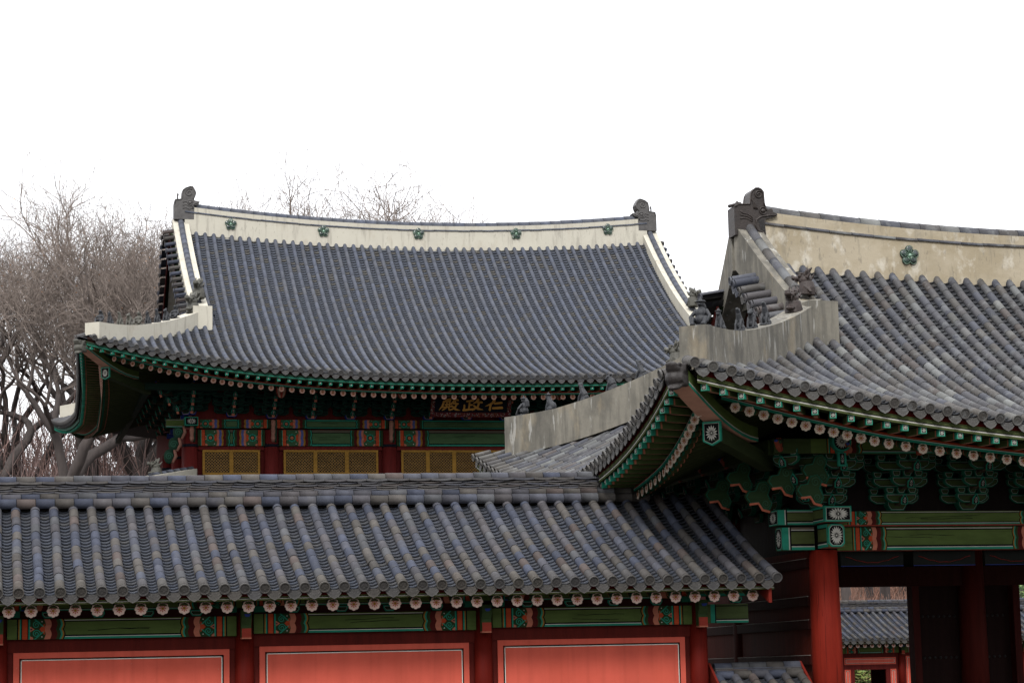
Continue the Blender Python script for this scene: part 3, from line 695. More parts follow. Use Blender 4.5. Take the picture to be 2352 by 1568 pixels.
# ------------------------------------------------------------------ hip-and-gable building shell
class Roof: pass
def hipgable(parent,C,HX,HY,k,zc,rise,q,inset,zt,a,Lg,sp,r,tl,row,kind,seed,M,MP,umin,umax,ridge_h,ridge_w,wall_h,wall_w,hip_h,band,emb=True,leftrange=None,stub=.62,MR=None,across=5,uoff=0,stub_top=.35,splay=0.,side=None,grow=.2,tips=(.036,.036),stubr=None):
    R=Roof(); R.S=S=Side((C[0],C[1],0),0,HX,HY,HY,zc,rise,HX,q,inset,zt,a)
    ztc=lambda u: zt(Lg); zs,rs,qs=side or (zc,rise,q)
    R.Lf=Lf=Side((C[0],C[1],0),-math.pi/2,HY,HX,HY/k,zs,rs,HX,qs,inset/k,ztc,a,k)
    R.Rt=Rt=Side((C[0],C[1],0),math.pi/2,HY,HX,HY/k,zs,rs,HX,qs,inset/k,ztc,a,k)
    R.B=Bk=Side((C[0],C[1],0),math.pi,HX,HY,HY,zc,rise,HX,q,inset,zt,a)
    top=lambda u: (HY-.12) if abs(u)<=Lg else min(HY-.12,k*(HX-abs(u)))
    n=int(HX/sp); us=[x for x in [i*sp+uoff for i in range(-n,n+1)] if umin<=x<=umax and abs(x)<HX-.25]
    mb=MB(); tile_side(mb,S,us,top,r,tl,row,kind,seed,across=across,emb=emb)
    mb.build('roof_tiles',M,parent)
    topL=lambda u: min(HX-Lg+.5,(HY-abs(u))/k)
    n=int(HY/sp); ul=[i*sp+.1 for i in range(-n,n+1) if abs(i*sp+.1)<HY-.25]
    mb=MB(); tile_side(mb,Lf,ul,topL,r,tl,row,kind,seed+1,across=3,emb=emb); mb.build('roof_tiles',M,parent)
    # plain deck below the tiles, all four slopes
    mb=MB()
    for SS,tp in ((S,top),(Lf,topL),(Rt,topL),(Bk,top)):
        uu=sorted([-SS.L+.1+(2*SS.L-.2)*i/36 for i in range(37)]+([-Lg-.02,-Lg+.02,Lg-.02,Lg+.02] if SS in (S,Bk) else [])); m_=len(uu)-1; nn=8
        for i in range(m_):
            u1,u2=uu[i],uu[i+1]
            if u2-u1<.05 and abs(abs(u1+u2)/2-Lg)<.03: continue
            w1=[SS.w0(u1)+(max(tp(u1),SS.w0(u1)+.02)-SS.w0(u1))*j/nn for j in range(nn+1)]; w2=[SS.w0(u2)+(max(tp(u2),SS.w0(u2)+.02)-SS.w0(u2))*j/nn for j in range(nn+1)]
            for j in range(nn): mb.poly([SS.P(u1,w1[j])-V((0,0,.05)),SS.P(u2,w2[j])-V((0,0,.05)),SS.P(u2,w2[j+1])-V((0,0,.05)),SS.P(u1,w1[j+1])-V((0,0,.05))],(.05,.05,.06))
    mb.build('roof_deck',M,parent)
    # corner cover tiles beside the tip
    # ---- main ridge
    x0,x1=-Lg,Lg; m_=30; base=[]
    for i in range(m_+1):
        u=x0+(x1-x0)*i/m_; p=S.P(u,HY); p.y=C[1]; base.append(p)
    mb=MB(); hs=[ridge_h(b.x-C[0]) for b in base]
    wall_sweep(mb,[b-V((0,0,.25)) for b in base],ridge_w,[h*.66+.25 for h in hs],(.80,.76,.64) if MP is M_PLAS else (.60,.52,.38))
    wall_sweep(mb,[b+V((0,0,h*.70)) for b,h in zip(base,hs)],ridge_w*.92,[h*.20 for h in hs],(.78,.74,.62) if MP is M_PLAS else (.60,.52,.38))
    mr=mb.build('main_ridge',MR or MP,parent)
    mb=MB()
    for sy in (-1,1): 
        cap_tiles(mb,[b+V((0,sy*(ridge_w/2-.01),h*.665)) for b,h in zip(base,hs)],.045,.5,kind,5,a0=-.1)
    cap_tiles(mb,[b+V((0,0,h*.90)) for b,h in zip(base,hs)],ridge_w*.36,.45,kind,6,a0=-.1)
    mb.build('ridge_cap_tiles',M,mr)
    # ---- gable descending ridges and hip ridges
    wg=k*(HX-Lg); cpl=(.80,.76,.64) if MP is M_PLAS else (.34,.315,.26)
    R.hip={}
    for sx in (-1,1):
        for SS,sy in ((S,1),(Bk,-1)):
            uu=sx*Lg*sy if SS is Bk else sx*Lg
            uu=uu
            w_s=[HY-.05-(HY-.05-wg)*i/12 for i in range(13)]
            bs=[SS.P(uu*(1+splay/Lg*(1-i/12)),w_) for i,w_ in enumerate(w_s)]
            mb=MB(); hh=[wall_h*(1+grow*(i/12)**(2 if grow>0 else .8)) for i in range(13)]
            wall_sweep(mb,[b-V((0,0,.15)) for b in bs],wall_w,[h+.15 for h in hh],cpl)
            # end block
            e=bs[-1]; d=(bs[-1]-bs[-2]); d.z=0; d.normalize()
            wall_sweep(mb,[e-V((0,0,.5)),e+d*(wall_w*1.05)-V((0,0,.5))],wall_w*1.12,[hh[-1]+.5]*2,cpl)
            dr=mb.build('descending_ridge',MP,parent)
            mb=MB(); cap_tiles(mb,[b+V((0,0,h+.0)) for b,h in zip(bs[:-1],hh)],wall_w*.19,.42,kind,11+sx); mb.build('ridge_cap_tiles',M,dr)
            # hip ridge
            tip=tips[0 if SS is S else 1]*HX; hp=[];hts=[]
            for i in range(13):
                dd=HX-Lg-(HX-Lg-tip)*i/12; u_=sx*(HX-dd) if SS is S else -sx*(HX-dd); hp.append(SS.P(u_,k*dd)+V((0,0,0)))
                f=i/12; hts.append((hip_h+(.04 if SS is Bk else 0))*(1.0+.10*(1-f)+(.12*max(0,f-.75)/.25)))
            mb=MB(); wall_sweep(mb,[p-V((0,0,.2)) for p in hp],wall_w*.92,[h+.2 for h in hts],cpl)
            mb.build('hip_ridge',MP,parent)
            R.hip[(sx,sy)]=(hp,hts)
    # ---- gable ends (left and right)
    for sx in (-1,1):
        if sx>0 and stubr: stub=stubr
        xg=C[0]+sx*(Lg-.05); prof=[]
        for i in range(11):
            w_=HY-(HY-wg*.9)*i/10; p=S.P(sx*Lg,w_); prof.append((p.y,p.z-.02))
        mb=MB(); P1=[V((xg,y,z)) for y,z in prof]; P2=[V((xg,2*C[1]-y,z)) for y,z in prof[::-1]]
        for i in range(10):
            a_,b_=prof[i],prof[i+1]
            mb.poly([V((xg,a_[0],a_[1])),V((xg,b_[0],b_[1])),V((xg,2*C[1]-b_[0],b_[1])),V((xg,2*C[1]-a_[0],a_[1]))],(.05,.02,.014))
        for y in [C[1]+(j-8)*.45 for j in range(17)]:
            zt_=min([z for (yy,z) in prof if abs(yy-C[1])>=abs(y-C[1])]+[99]) if False else None
        gw=mb.build('gable_wall',M_RED,parent)
        i0=next((i for i,(y,z) in enumerate(prof) if abs(C[1]-y)>=stub_top-.15),0) if stub_top>.5 else 0
        if i0:
            mb=MB(); xq=xg+sx*.12
            for i in range(0,i0+1):
                a_,b_=prof[i],prof[i+1]; mb.poly([V((xq,a_[0],a_[1]+.1)),V((xq,b_[0],b_[1]+.1)),V((xq,2*C[1]-b_[0],b_[1]+.1)),V((xq,2*C[1]-a_[0],a_[1]+.1))],cpl)
            mb.build('gable_plaster',MP,gw)
        for sy in (1,-1):
            mb=MB(); Y=lambda y: y if sy==1 else 2*C[1]-y
            xo=xg+sx*(wall_w/2+stub*.72)
            for i in range(i0,10):
                a_,b_=prof[i],prof[i+1]
                q=[V((xo,Y(a_[0]),a_[1]-.30)),V((xo,Y(b_[0]),b_[1]-.30)),V((xo,Y(b_[0]),b_[1]-.02)),V((xo,Y(a_[0]),a_[1]-.02))]
                mb.prism(q,(-sx*.05,0,0),(.06,.010,.008))
                q2=[V((xo,Y(a_[0]),a_[1]-.02)),V((xo,Y(b_[0]),b_[1]-.02)),V((xg,Y(b_[0]),b_[1]-.02)),V((xg,Y(a_[0]),a_[1]-.02))]; mb.poly(q2,(.03,.05,.02))
            mb.build('bargeboard',M_RED,gw)
        for SS,sy in ((S,1),(Bk,-1)):
            mt=MB(); uu=sx*(Lg) if SS is S else -sx*Lg
            for wi in path(SS,uu,wg*.98,HY-stub_top,sp*(.98 if stub_top>.5 else 1.4)):
                f_=(wi-wg)/(HY-wg); p=SS.P(uu*(1+splay/Lg*max(0,f_)),wi); X=V((sx,0,0)); T=SS.T(uu,wi); N=SS.N(uu,wi); dirn=(X+V((0,0,-.18))).normalized()
                b0=p+X*(wall_w*.35)+N*.16+V((0,0,.05)); e=b0+dirn*(stub+.05); c=mul(tcol(rnd,'corr'),.85); U_=T; rings=[]
                for q_,rr in ((b0,r),(e,r*1.04)):
                    rings.append([mt.vt(q_+U_*(rr*math.cos(t))+N*(rr*math.sin(t))) for t in [math.pi*(-.1+1.2*j/8) for j in range(9)]])
                for j in range(8): mt.fi((rings[0][j],rings[0][j+1],rings[1][j+1],rings[1][j]) if sx<0 else (rings[0][j+1],rings[0][j],rings[1][j],rings[1][j+1]),c,0,True)
                disc(mt,e-V((0,0,.01)),U_,dirn,r*1.1,c,emb)
                drip(mt,e-T*(sp*.5)-N*.02-dirn*.02,U_,dirn,sp*.8,mul(c,1.0),0,emb)
                pa=p-T*(sp*.5)+N*.07+X*(wall_w*.3); mt.poly([pa-T*sp*.42,pa+T*sp*.42,pa+T*sp*.42+dirn*(stub+.05),pa-T*sp*.42+dirn*(stub+.05)],mul(c,.8))
            mt.build('gable_tiles',M,gw)
        for j in range(5):
            f=(j+.5)/5; i=int(f*9); y,z=prof[i]; mb=MB()
            mb.bx(min(xg,xg+sx*(stub*.9)),max(xg,xg+sx*(stub*.9)),y-.05,y+.05,z-.36,z-.26,(.07,.10,.04),cf=SAL)
            mb.build('gable_rafter',M_PAINT,gw)
    # ---- corner hip rafters with clay heads
    for sx in (-1,1):
        a_=V((C[0]+sx*HX,C[1]-HY,0)); 
        zt_=S.z0(sx*HX); inn=V((-sx*1,k,0)).normalized()
        mb=MB(); pts=[]
        for i in range(9):
            t=i/8.; L=.25+3.1*t*min(1,HX/11)
            pts.append(a_+inn*L+V((0,0,zt_-.42-.62*math.sin(t*math.pi*.5)*(rise/.85)**.5+.05*t)))
        sd_=inn.cross(V((0,0,1))).normalized()
        for p,q in zip(pts,pts[1:]):
            A=[p-sd_*.17,p+sd_*.17,q+sd_*.17,q-sd_*.17]; u_=V((0,0,.26))
            mb.poly(A,(.95,.52,.38)); mb.poly([A[0],A[3],A[3]+u_,A[0]+u_],GRN); mb.poly([A[2],A[1],A[1]+u_,A[2]+u_],GRN)
            for s_ in (-1,1):
                o=sd_*(s_*.174); mb.poly([p+o,q+o,q+o+V((0,0,.05)),p+o+V((0,0,.05))],TEAL); mb.poly([p+o*1.01+V((0,0,.05)),q+o*1.01+V((0,0,.05)),q+o*1.01+V((0,0,.07)),p+o*1.01+V((0,0,.07))],WHT)
        mb.build('hip_rafter',M_PAINT,parent)
        # lower hip rafter with patterned pentagon end
        mb=MB(); e=a_+inn*(1.45*min(1,HX/11)+.15)+V((0,0,zt_-.98*(rise/.85)**.3)); b_=a_+inn*4.2+V((0,0,zt_-1.05)); b_.z=min(b_.z,zc-.2)
        mb.beam(e,b_,.24,.26,(.05,.07,.028)); 
        Nn=-inn; U_=V((0,0,1)).cross(Nn).normalized()
        nest(mb,e+Nn*.01,U_,V((0,0,1)),Nn,[(-.17,-.14),(0,-.22),(.17,-.14),(.17,.20),(-.17,.20)],[TEAL,WHT,BLK],[.03,.006],.06)
        chrys(mb,e+Nn*.012,U_,V((0,0,1)),Nn,.12,.15,14)
        mb.build('hip_rafter',M_PAINT,parent)
        mb=MB(); c=(.055,.045,.042) if MP is not M_PLAS else (.13,.12,.10)
        hd=a_+inn*.16+V((0,0,zt_-(.22 if MP is not M_PLAS else .34))); rot=Matrix(((-inn.x,sd_.x,0),(-inn.y,sd_.y,0),(0,0,1)))
        K=.52
        def E(p,r_,ry=0): mb.ell(hd+rot@(V(p)*K),[x*K for x in r_],c,0,rot@Matrix.Rotation(ry,3,'Y'),12,8)
        mb.box(hd+rot@(V((-.30,-.30,-.42))*K),rot@V((.50,0,0))*K,rot@V((0,.60,0))*K,rot@V((0,0,.72))*K,c)
        E((.15,0,-.15),(.33,.30,.30)); E((.32,0,.12),(.22,.26,.14),-.5); E((.46,0,.26),(.10,.22,.10)); E((.2,0,-.45),(.28,.24,.10),.3)
        for s_ in (-1,1):
            E((.05,s_*.30,.12),(.10,.06,.10)); E((-.08,s_*.30,.28),(.14,.05,.06)); E((.3,s_*.22,.28),(.08,.05,.06))
            for q in range(3): mb.tube([hd+rot@(V((-.25,s_*.31,-.1-.1*q))*K),hd+rot@(V((.0,s_*.325,-.16-.1*q))*K),hd+rot@(V((.3,s_*.29,-.06-.1*q))*K)],[.012]*3,5,c)
        remesh(mb.build('corner_clay_head',M_FIG['k' if MP is not M_PLAS else 'g'],parent),.022)
    return R

# ================================================================== PALACE HALL (far, left)
HC=(17.1,87.0); hall=empty('palace_hall',(HC[0],HC[1],0),'large palace hall behind, with long cream ridge, five blossoms and latticed yellow windows','palace hall')
hzt=lambda u: 18.62+.44*(min(abs(u),9.45)/9.45)**2
H_=hipgable(hall,HC,14.0,12.55,1.30,11.72,1.22,2.6,.75,hzt,.44,9.40,.345,.080,.62,.19,'hall',21,M_TILE,M_PLAS,-14,14,lambda x:.86+.12*(x/9)**2,.55,.42,.62,.44,None,emb=False,splay=.15,stubr=.2,stub=.45,across=4)
H_.S.tilt=0
for sx in (-1,1):
    ridge_beast(hall,V((HC[0]+sx*9.82,HC[1]-.05,19.42)),-sx,.00112,.46,(.19,.18,.175),style='round',name='ridge_beast')
for px,py in ((530,515),(743,531),(961,537),(1185,537),(1396,527)):
    p=at(px,py,HC[1]-.30); plum(hall,p,.235)
# timber below the upper roof
YW=79.0; HX_=[HC[0]+o for o in (-9.9,-7.05,-2.83,2.83,7.05,9.9)]
HRED=(.16,.020,.018)
mb=MB(); mb.bx(HC[0]-9.85,HC[0]+9.85,YW+.06,YW+16,6.5,12.0,HRED); mb.build('upper_wall',M_RED,hall)
for x in HX_:
    for yy in (YW,) + ((YW+4.5,YW+9,YW+16) if abs(x-HC[0])>9 else ()):
        mb=MB(); mb.tube([(x,yy,6.6),(x,yy,10.3)],[.27,.26],20,HRED); mb.tube([(x,yy,9.70),(x,yy,9.80)],[.285,.285],20,(.012,.014,.022)); mb.build('column',M_RED,hall)
U=V((1,0,0));W=V((0,0,1));N=V((0,-1,0))
for i in range(5):
    a,b=HX_[i],HX_[i+1]; Ln=b-a-.50; lift=.0
    mb=MB(); mb.bx(a+.25,b-.25,YW-.15,YW+.1,9.74,10.30,GRND); dancheong(mb,V((a+.25,YW-.15,9.74)),U,W,N,Ln,.56,'hall'); mb.build('painted_lintel',M_PAINT,hall)
    mb=MB(); mb.bx(a+.05,b-.05,YW-.20,YW+.1,10.36,10.66,GRND); dancheong(mb,V((a+.05,YW-.20,10.36)),U,W,N,b-a-.10,.30,'hall'); mb.build('painted_lintel',M_PAINT,hall)
    mb=MB(); mb.bx(a+.27,b-.27,YW-.05,YW+.06,9.60,9.74,HRED); mb.bx(a+.27,b-.27,YW-.05,YW+.06,7.6,8.72,HRED); mb.build('wall_rail',M_RED,hall)
    # latticed windows
    nw=2 if (b-a)<3.2 else (3 if (b-a)<5 else 5); w0,w1=a+.42,b-.42; WZ0,WZ1=8.72,9.60; OC=(.55,.30,.06)
    mb=MB(); fw=.075
    mb.bx(w0,w1,YW-.10,YW-.02,WZ1-fw,WZ1,OC); mb.bx(w0,w1,YW-.10,YW-.02,WZ0,WZ0+fw,OC); ww=(w1-w0)/nw
    for j in range(nw+1):
        x=w0+j*ww; hw_=fw*.9 if 0<j<nw else fw*.5; xx=min(max(x,w0+hw_),w1-hw_); mb.bx(xx-hw_,xx+hw_,YW-.103,YW-.02,WZ0+.001,WZ1-.001,OC)
    fr=mb.build('window_frame',M_PAINT,hall)
    for j in range(nw):
        x0=w0+j*ww+fw*.9; x1=w0+(j+1)*ww-fw*.9; z0=WZ0+fw; z1=WZ1-fw; mb=MB(); mb.bx(x0-.01,x1+.01,YW-.03,YW+.05,z0-.01,z1+.01,(.075,.07,.065))
        t=x0-(z1-z0)
        while t<x1:
            for sgn in (1,-1):
                pa=[]
                for zz in (z0,z1):
                    pa.append((t+(zz-z0) if sgn>0 else t+(z1-zz),zz))
                (xa,za),(xb,zb)=pa
                # clip
                def cl(xa,za,xb,zb):
                    if xa>xb: xa,za,xb,zb=xb,zb,xa,za
                    if xb<x0 or xa>x1: return None
                    k=(zb-za)/(xb-xa)
                    if xa<x0: za+=k*(x0-xa); xa=x0
                    if xb>x1: zb-=k*(xb-x1); xb=x1
                    return xa,za,xb,zb
                r_=cl(xa,za,xb,zb)
                if r_ and r_[2]-r_[0]>.03:
                    y_=YW-.07 if sgn>0 else YW-.062
                    mb.beam((r_[0],y_,r_[1]),(r_[2],y_,r_[3]),.018,.020,(.50,.28,.08),up=V((0,1,0)))
            t+=.105
        mb.build('lattice_pane',M_PAINT,fr)
for o in (-9.9,-8.46,-7.05,-5.65,-4.24,-2.83,-1.41,0,1.41,2.83,4.24,5.65,7.05,8.46,9.9):
    z_=10.68+.16*max(0,(abs(o)-5)/5)**2
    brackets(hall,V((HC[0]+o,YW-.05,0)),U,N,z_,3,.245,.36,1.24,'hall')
for q in range(1,6):
    brackets(hall,V((HC[0]-9.95,YW+1.5*q,0)),V((0,-1,0)),V((-1,0,0)),10.8,3,.245,.36,.92,'hall')
brackets(hall,V((HC[0]-9.95,YW-.1,0)),V((.707,-.707,0)),V((-.707,-.707,0)),10.82,3,.25,.45,.9,'hall')
mb=MB(); mb.bx(HC[0]-11.6,HC[0]+11.6,YW-1.62,YW-1.42,11.52,11.74,(.02,.05,.035)); mb.bx(HC[0]-11.5,HC[0]-11.3,YW-1.4,YW+17,11.6,11.8,(.02,.05,.035)); mb.build('eaves_purlin',M_PAINT,hall)
for o in (-7.05,-2.83,2.83,7.05):      # red and cream carved beam ends
    mb=MB(); c=V((HC[0]+o+.05,YW-2.35,11.42)); 
    for k in range(10):
        a0=2*math.pi*k/10; cc=(.40,.05,.035) if k%2 else (.55,.33,.24)
        rr=[.03,.10,.15,.18,.185,.17]; zz=[-.26,-.22,-.12,0,.10,.2]
        for q in range(5):
            f=lambda r,a,z:c+V((r*math.cos(a),r*.6*math.sin(a),z))
            mb.poly([f(rr[q],a0,zz[q]),f(rr[q],a0+.6283,zz[q]),f(rr[q+1],a0+.6283,zz[q+1]),f(rr[q+1],a0,zz[q+1])],cc)
    mb.poly(circ(c+V((0,0,.2)),V((1,0,0)),V((0,.6,0)),.17,10),(.4,.05,.03)); mb.beam(c+V((0,.1,.05)),c+V((0,2.3,.1)),.2,.3,(.05,.06,.04))
    mb.build('carved_beam_end',M_PAINT,hall)
for x in HX_[:5]:                       # wavy pink brackets in front of the column heads
    mb=MB(); z=10.66; pts=[]
    for k in range(7): pts.append(V((x+.03,YW-.34-.05*(k%2)+.02*k,10.62-.125*k)))
    mb.tube(pts,[.075,.085,.07,.085,.065,.08,.05],8,(.55,.27,.20)); mb.tube([p+V((.07,.03,0)) for p in pts],[.06]*7,6,(.03,.08,.05)); mb.build('carved_bracket',M_PAINT,hall)
# patterned beam end at the front left corner
mb=MB(); mb.bx(HX_[0]-.24,HX_[0]+.22,YW-.62,YW,10.40,10.70,TEALD); c=V((HX_[0]-.01,YW-.62,10.55)); nest(mb,c+N*.003-W*.15,U,W,N,[(-.23,0),(.23,0),(.23,.30),(-.23,.30)],[TEAL,BLK],[.03],.01); chrys(mb,c+N*.002,U,W,N,.17,.11,12); mb.build('beam_end',M_PAINT,hall)
mb=MB(); mb.bx(HX_[0]-.85,HX_[0]-.2,YW-.2,YW+.1,10.38,10.66,GRND); dancheong(mb,V((HX_[0]-.85,YW-.2,10.38)),U,W,N,.65,.28,'corr',endL=False,endR=False); mb.build('beam_end',M_PAINT,hall)
for k in range(3):                       # carved green wings left of the corner column
    mb=MB(); c=V((HX_[0]-.42-.16*k,YW-.15,10.2-.42*k)); mb.ell(c,(.20,.08,.26),(.03,.08,.05)); mb.tube([c+V((.17,-.08,.22)),c+V((.22,-.1,0)),c+V((.10,-.1,-.24))],[.05,.06,.04],8,(.5,.24,.18)); 
    swirl(mb,c+V((-.02,-.085,0)),U,W,N,.15,(.06,.2,.13)); mb.build('carved_bracket',M_PAINT,hall)
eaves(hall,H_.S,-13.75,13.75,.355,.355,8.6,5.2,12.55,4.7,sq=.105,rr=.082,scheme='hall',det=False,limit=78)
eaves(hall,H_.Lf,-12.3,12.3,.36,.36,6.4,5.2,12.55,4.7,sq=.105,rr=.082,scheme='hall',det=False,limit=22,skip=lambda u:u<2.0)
# lower roof (its ridge top only just shows behind the near range)
mb=MB(); zl=8.55
for (ax,ay,bx_,by) in ((-1,-1,1,-1),(-1,1,-1,-1),(1,-1,1,1)):
    a=V((HC[0]+ax*9.95,HC[1]+ay*8.05,zl));b=V((HC[0]+bx_*9.95,HC[1]+by*8.05,zl)); c=V((HC[0]+bx_*16.5,HC[1]+by*14.6,5.6)); d=V((HC[0]+ax*16.5,HC[1]+ay*14.6,5.6)); mb.poly([a,b,c,d],(.07,.075,.09))
mb.build('lower_roof',M_TILE,hall)
mb=MB(); a=at(441,1084,YW-.5); b=at(345,1100,YW-3.2); wall_sweep(mb,[a-V((0,0,.3)),b-V((0,0,.3))],.4,[.42,.42],(.80,.76,.64)); mb.build('hip_ridge',M_PLAS,hall)
mb=MB(); cap_tiles(mb,[a+V((0,0,.12)),b+V((0,0,.12))],.09,.5,'hall',4); mb.build('ridge_cap_tiles',M_TILE,hall)
mb=MB(); mb.bx(HC[0]-12,HC[0]+12,HC[1]-10,HC[1]+10,0,1.2,(.3,.28,.25)); mb.bx(HC[0]-10.5,HC[0]+10.5,HC[1]-8.5,HC[1]+8.5,1.2,7.5,HRED); mb.build('lower_storey',M_RED,hall)

# name plaque of the hall
PLo=at(1001,946,77.0); pw_=2.50; ph=.56; Wp=V((0,-.42,.91)).normalized(); Np=V((0,-.91,-.42)).normalized(); ph=.56
mb=MB(); mb.box(PLo-U*.05+Np*0,U*(pw_+.1),-Np*.06,Wp*ph,(.006,.008,.014))
S_=lambda x,y:PLo+U*((x-210-(565-y)*.2)/1835.*pw_)+Wp*((565-y)/385.*ph)+Np*.012
GOLD=(.62,.31,.07)
def stroke(pts,wds,lift=0):
    n=len(pts); fine=[]
    for i in range(n-1):
        for k in range(4):
            t=k/4.; fine.append((pts[i][0]+(pts[i+1][0]-pts[i][0])*t,pts[i][1]+(pts[i+1][1]-pts[i][1])*t,wds[i]+(wds[i+1]-wds[i])*t))
    fine.append((*pts[-1],wds[-1])); L=[];Rr=[]
    for i,(x,y,w_) in enumerate(fine):
        x0,y0,_=fine[max(0,i-1)];x1,y1,_=fine[min(len(fine)-1,i+1)]; d=math.hypot(x1-x0,y1-y0) or 1; nx,ny=-(y1-y0)/d,(x1-x0)/d
        L.append(S_(x+nx*w_/2,y+ny*w_/2)+Np*lift); Rr.append(S_(x-nx*w_/2,y-ny*w_/2)+Np*lift)
    for i in range(len(L)-1): mb.poly([L[i],L[i+1],Rr[i+1],Rr[i]],GOLD)
    for (x,y,w_) in (fine[0],fine[-1]): mb.poly([S_(x+w_*.5*math.cos(t),y+w_*.5*math.sin(t))+Np*(lift+.0005) for t in [i*math.pi/5 for i in range(10)]],GOLD)
STR=[[(1790,255),(1740,320),(1640,370),(1530,410)],[80,55,40,8]],[[(1690,350),(1665,420),(1640,500)],[50,50,58]],[[(1795,337),(1980,315)],[50,55]],[[(1735,455),(1970,440)],[55,65]], \
 [[(1065,290),(1225,262)],[48,50]],[[(1130,300),(1110,400),(1085,490)],[45,45,45]],[[(1130,378),(1190,372)],[42,40]],[[(985,385),(962,500)],[46,46]],[[(940,508),(1080,495),(1230,478)],[50,48,48]], \
 [[(1365,235),(1320,290),(1235,335)],[70,50,30]],[[(1330,305),(1450,308)],[48,56]],[[(1380,320),(1330,420),(1180,505)],[50,50,30]],[[(1235,395),(1330,470),(1465,493)],[46,64,10]], \
 [[(505,255),(640,232)],[45,50]],[[(630,240),(605,300)],[45,40]],[[(445,292),(600,292)],[42,38]],[[(455,295),(405,400),(295,515)],[50,46,10]],[[(480,372),(640,352)],[34,34]],[[(530,320),(500,440)],[36,36]],[[(605,315),(580,430)],[36,36]],[[(405,438),(640,418)],[36,36]],[[(490,450),(385,512)],[40,26]],[[(560,440),(570,505),(620,490)],[40,44,30]], \
 [[(740,225),(700,300),(650,335)],[56,46,30]],[[(740,222),(825,255)],[44,52]],[[(760,250),(750,320)],[40,40]],[[(690,340),(815,345)],[40,46]],[[(790,350),(720,450),(590,508)],[46,46,28]],[[(650,400),(740,488),(850,513)],[44,62,10]]
for i,(p,w_) in enumerate(STR): stroke(p,w_,.0015*i/3)
plq=mb.build('name_plaque',M_PAINT); tag(plq,'dark name plaque with gold Chinese characters under the hall eaves','plaque')
mb=MB(); rg=random.Random(5)
bw=.17
segs=[(PLo-U*.06-Wp*bw+Np*0,U*(pw_+.12),Wp*bw),(PLo-U*(.06+bw*.8)-Wp*bw,U*(bw*.8),Wp*(ph+bw)),(PLo+U*(pw_+.06)-Wp*bw,U*(bw*.8),Wp*(ph+bw)),(PLo-U*.06+Wp*ph,U*(pw_+.12),Wp*.06)]
for O,A,B in segs:
    mb.box(O+Np*.04,A,-Np*.08,B,(.10,.014,.016))
    n=int(A.length*B.length*520)
    for k in range(n):
        p=O+A*rg.random()*.97+B*(.12+.76*rg.random())+Np*(.045+.002*rg.random()); s_=rg.uniform(.012,.03); a_=rg.random()*3
        cc=rg.choice([(.45,.42,.42),(.06,.20,.15),(.45,.06,.04),(.42,.40,.38),(.30,.12,.03)])
        d=U*math.cos(a_)+Wp*math.sin(a_); e=U*-math.sin(a_)+Wp*math.cos(a_); mb.poly([p-d*s_,p+e*s_*.4,p+d*s_,p-e*s_*.4],cc)
mb.build('frame',M_PAINT,plq)

# ================================================================== GATE BUILDING (right)
XF[0]=.865
GC=(23.0,43.8); gate=empty('palace_gate',(GC[0],GC[1],0),'tall palace gate with weathered plaster ridges, painted brackets and red column, nearest on the right','gate building')
gzt=lambda u: 9.70+.30*(min(abs(u),7.2)/7.2)**2
G_=hipgable(gate,GC,11.68,8.0,1.15,5.50,1.26,1.95,.42,gzt,.50,7.2,.333,.084,.36,.165,'gate',5,M_LICH,M_PLAG,-11.7,6.5,lambda x:1.02+.10*(x/6.5)**2,.50,.86,.55,.60,None,emb=True,stub=.55,MR=M_PLAW,stub_top=.9,splay=.28,side=(5.30,1.46,3.4),grow=-.36,tips=(.05,.066))
ridge_beast(gate,V((GC[0]-7.80,GC[1]-.08,10.50)),1,.00086,.42,(.062,.045,.038))
plum(gate,at(2088,587,GC[1]-.27),.215)
GY=39.4; GXs=[15.25,20.2,25.8,30.75]
for x in GXs:
    for y in (GY,GC[1],48.2):
        x=x+1.7 if (y==48.2 and 16<x<30) else x
        mb=MB(); top=3.74 if y!=GC[1] else 5.2
        if y==GY:
            for q in range(9):
                a_=rnd.uniform(3.5,5.6); zz=rnd.uniform(.5,2.6); L_=rnd.uniform(.4,1.3); n_=7; pv=None
                for t in range(n_+1):
                    zc_=zz+L_*t/n_; rr_=.30-.038*min(1,max(0,(zc_-.3)/3.4))+.004; a_+=rnd.gauss(0,.012); wv=.010*math.sin(math.pi*t/n_)+.001
                    cur=(V((x+rr_*math.cos(a_-wv),y+rr_*math.sin(a_-wv),zc_)),V((x+rr_*math.cos(a_+wv),y+rr_*math.sin(a_+wv),zc_)))
                    if pv: mb.poly([pv[0],pv[1],cur[1],cur[0]],(.03,.006,.004))
                    pv=cur
        mb.tube([(x,y,0.3),(x,y,2.2),(x,y,top+.1 if y!=GY else 3.74)],[.30,.285,.262],24,(.27,.024,.013) if y==GY else (.10,.014,.010)); mb.tube([(x,y,0),(x,y,.3)],[.42,.36],16,(.3,.28,.25));  # inner columns: red darkened to stand in for the shade inside the gate
        mb.build('column',M_RED,gate)
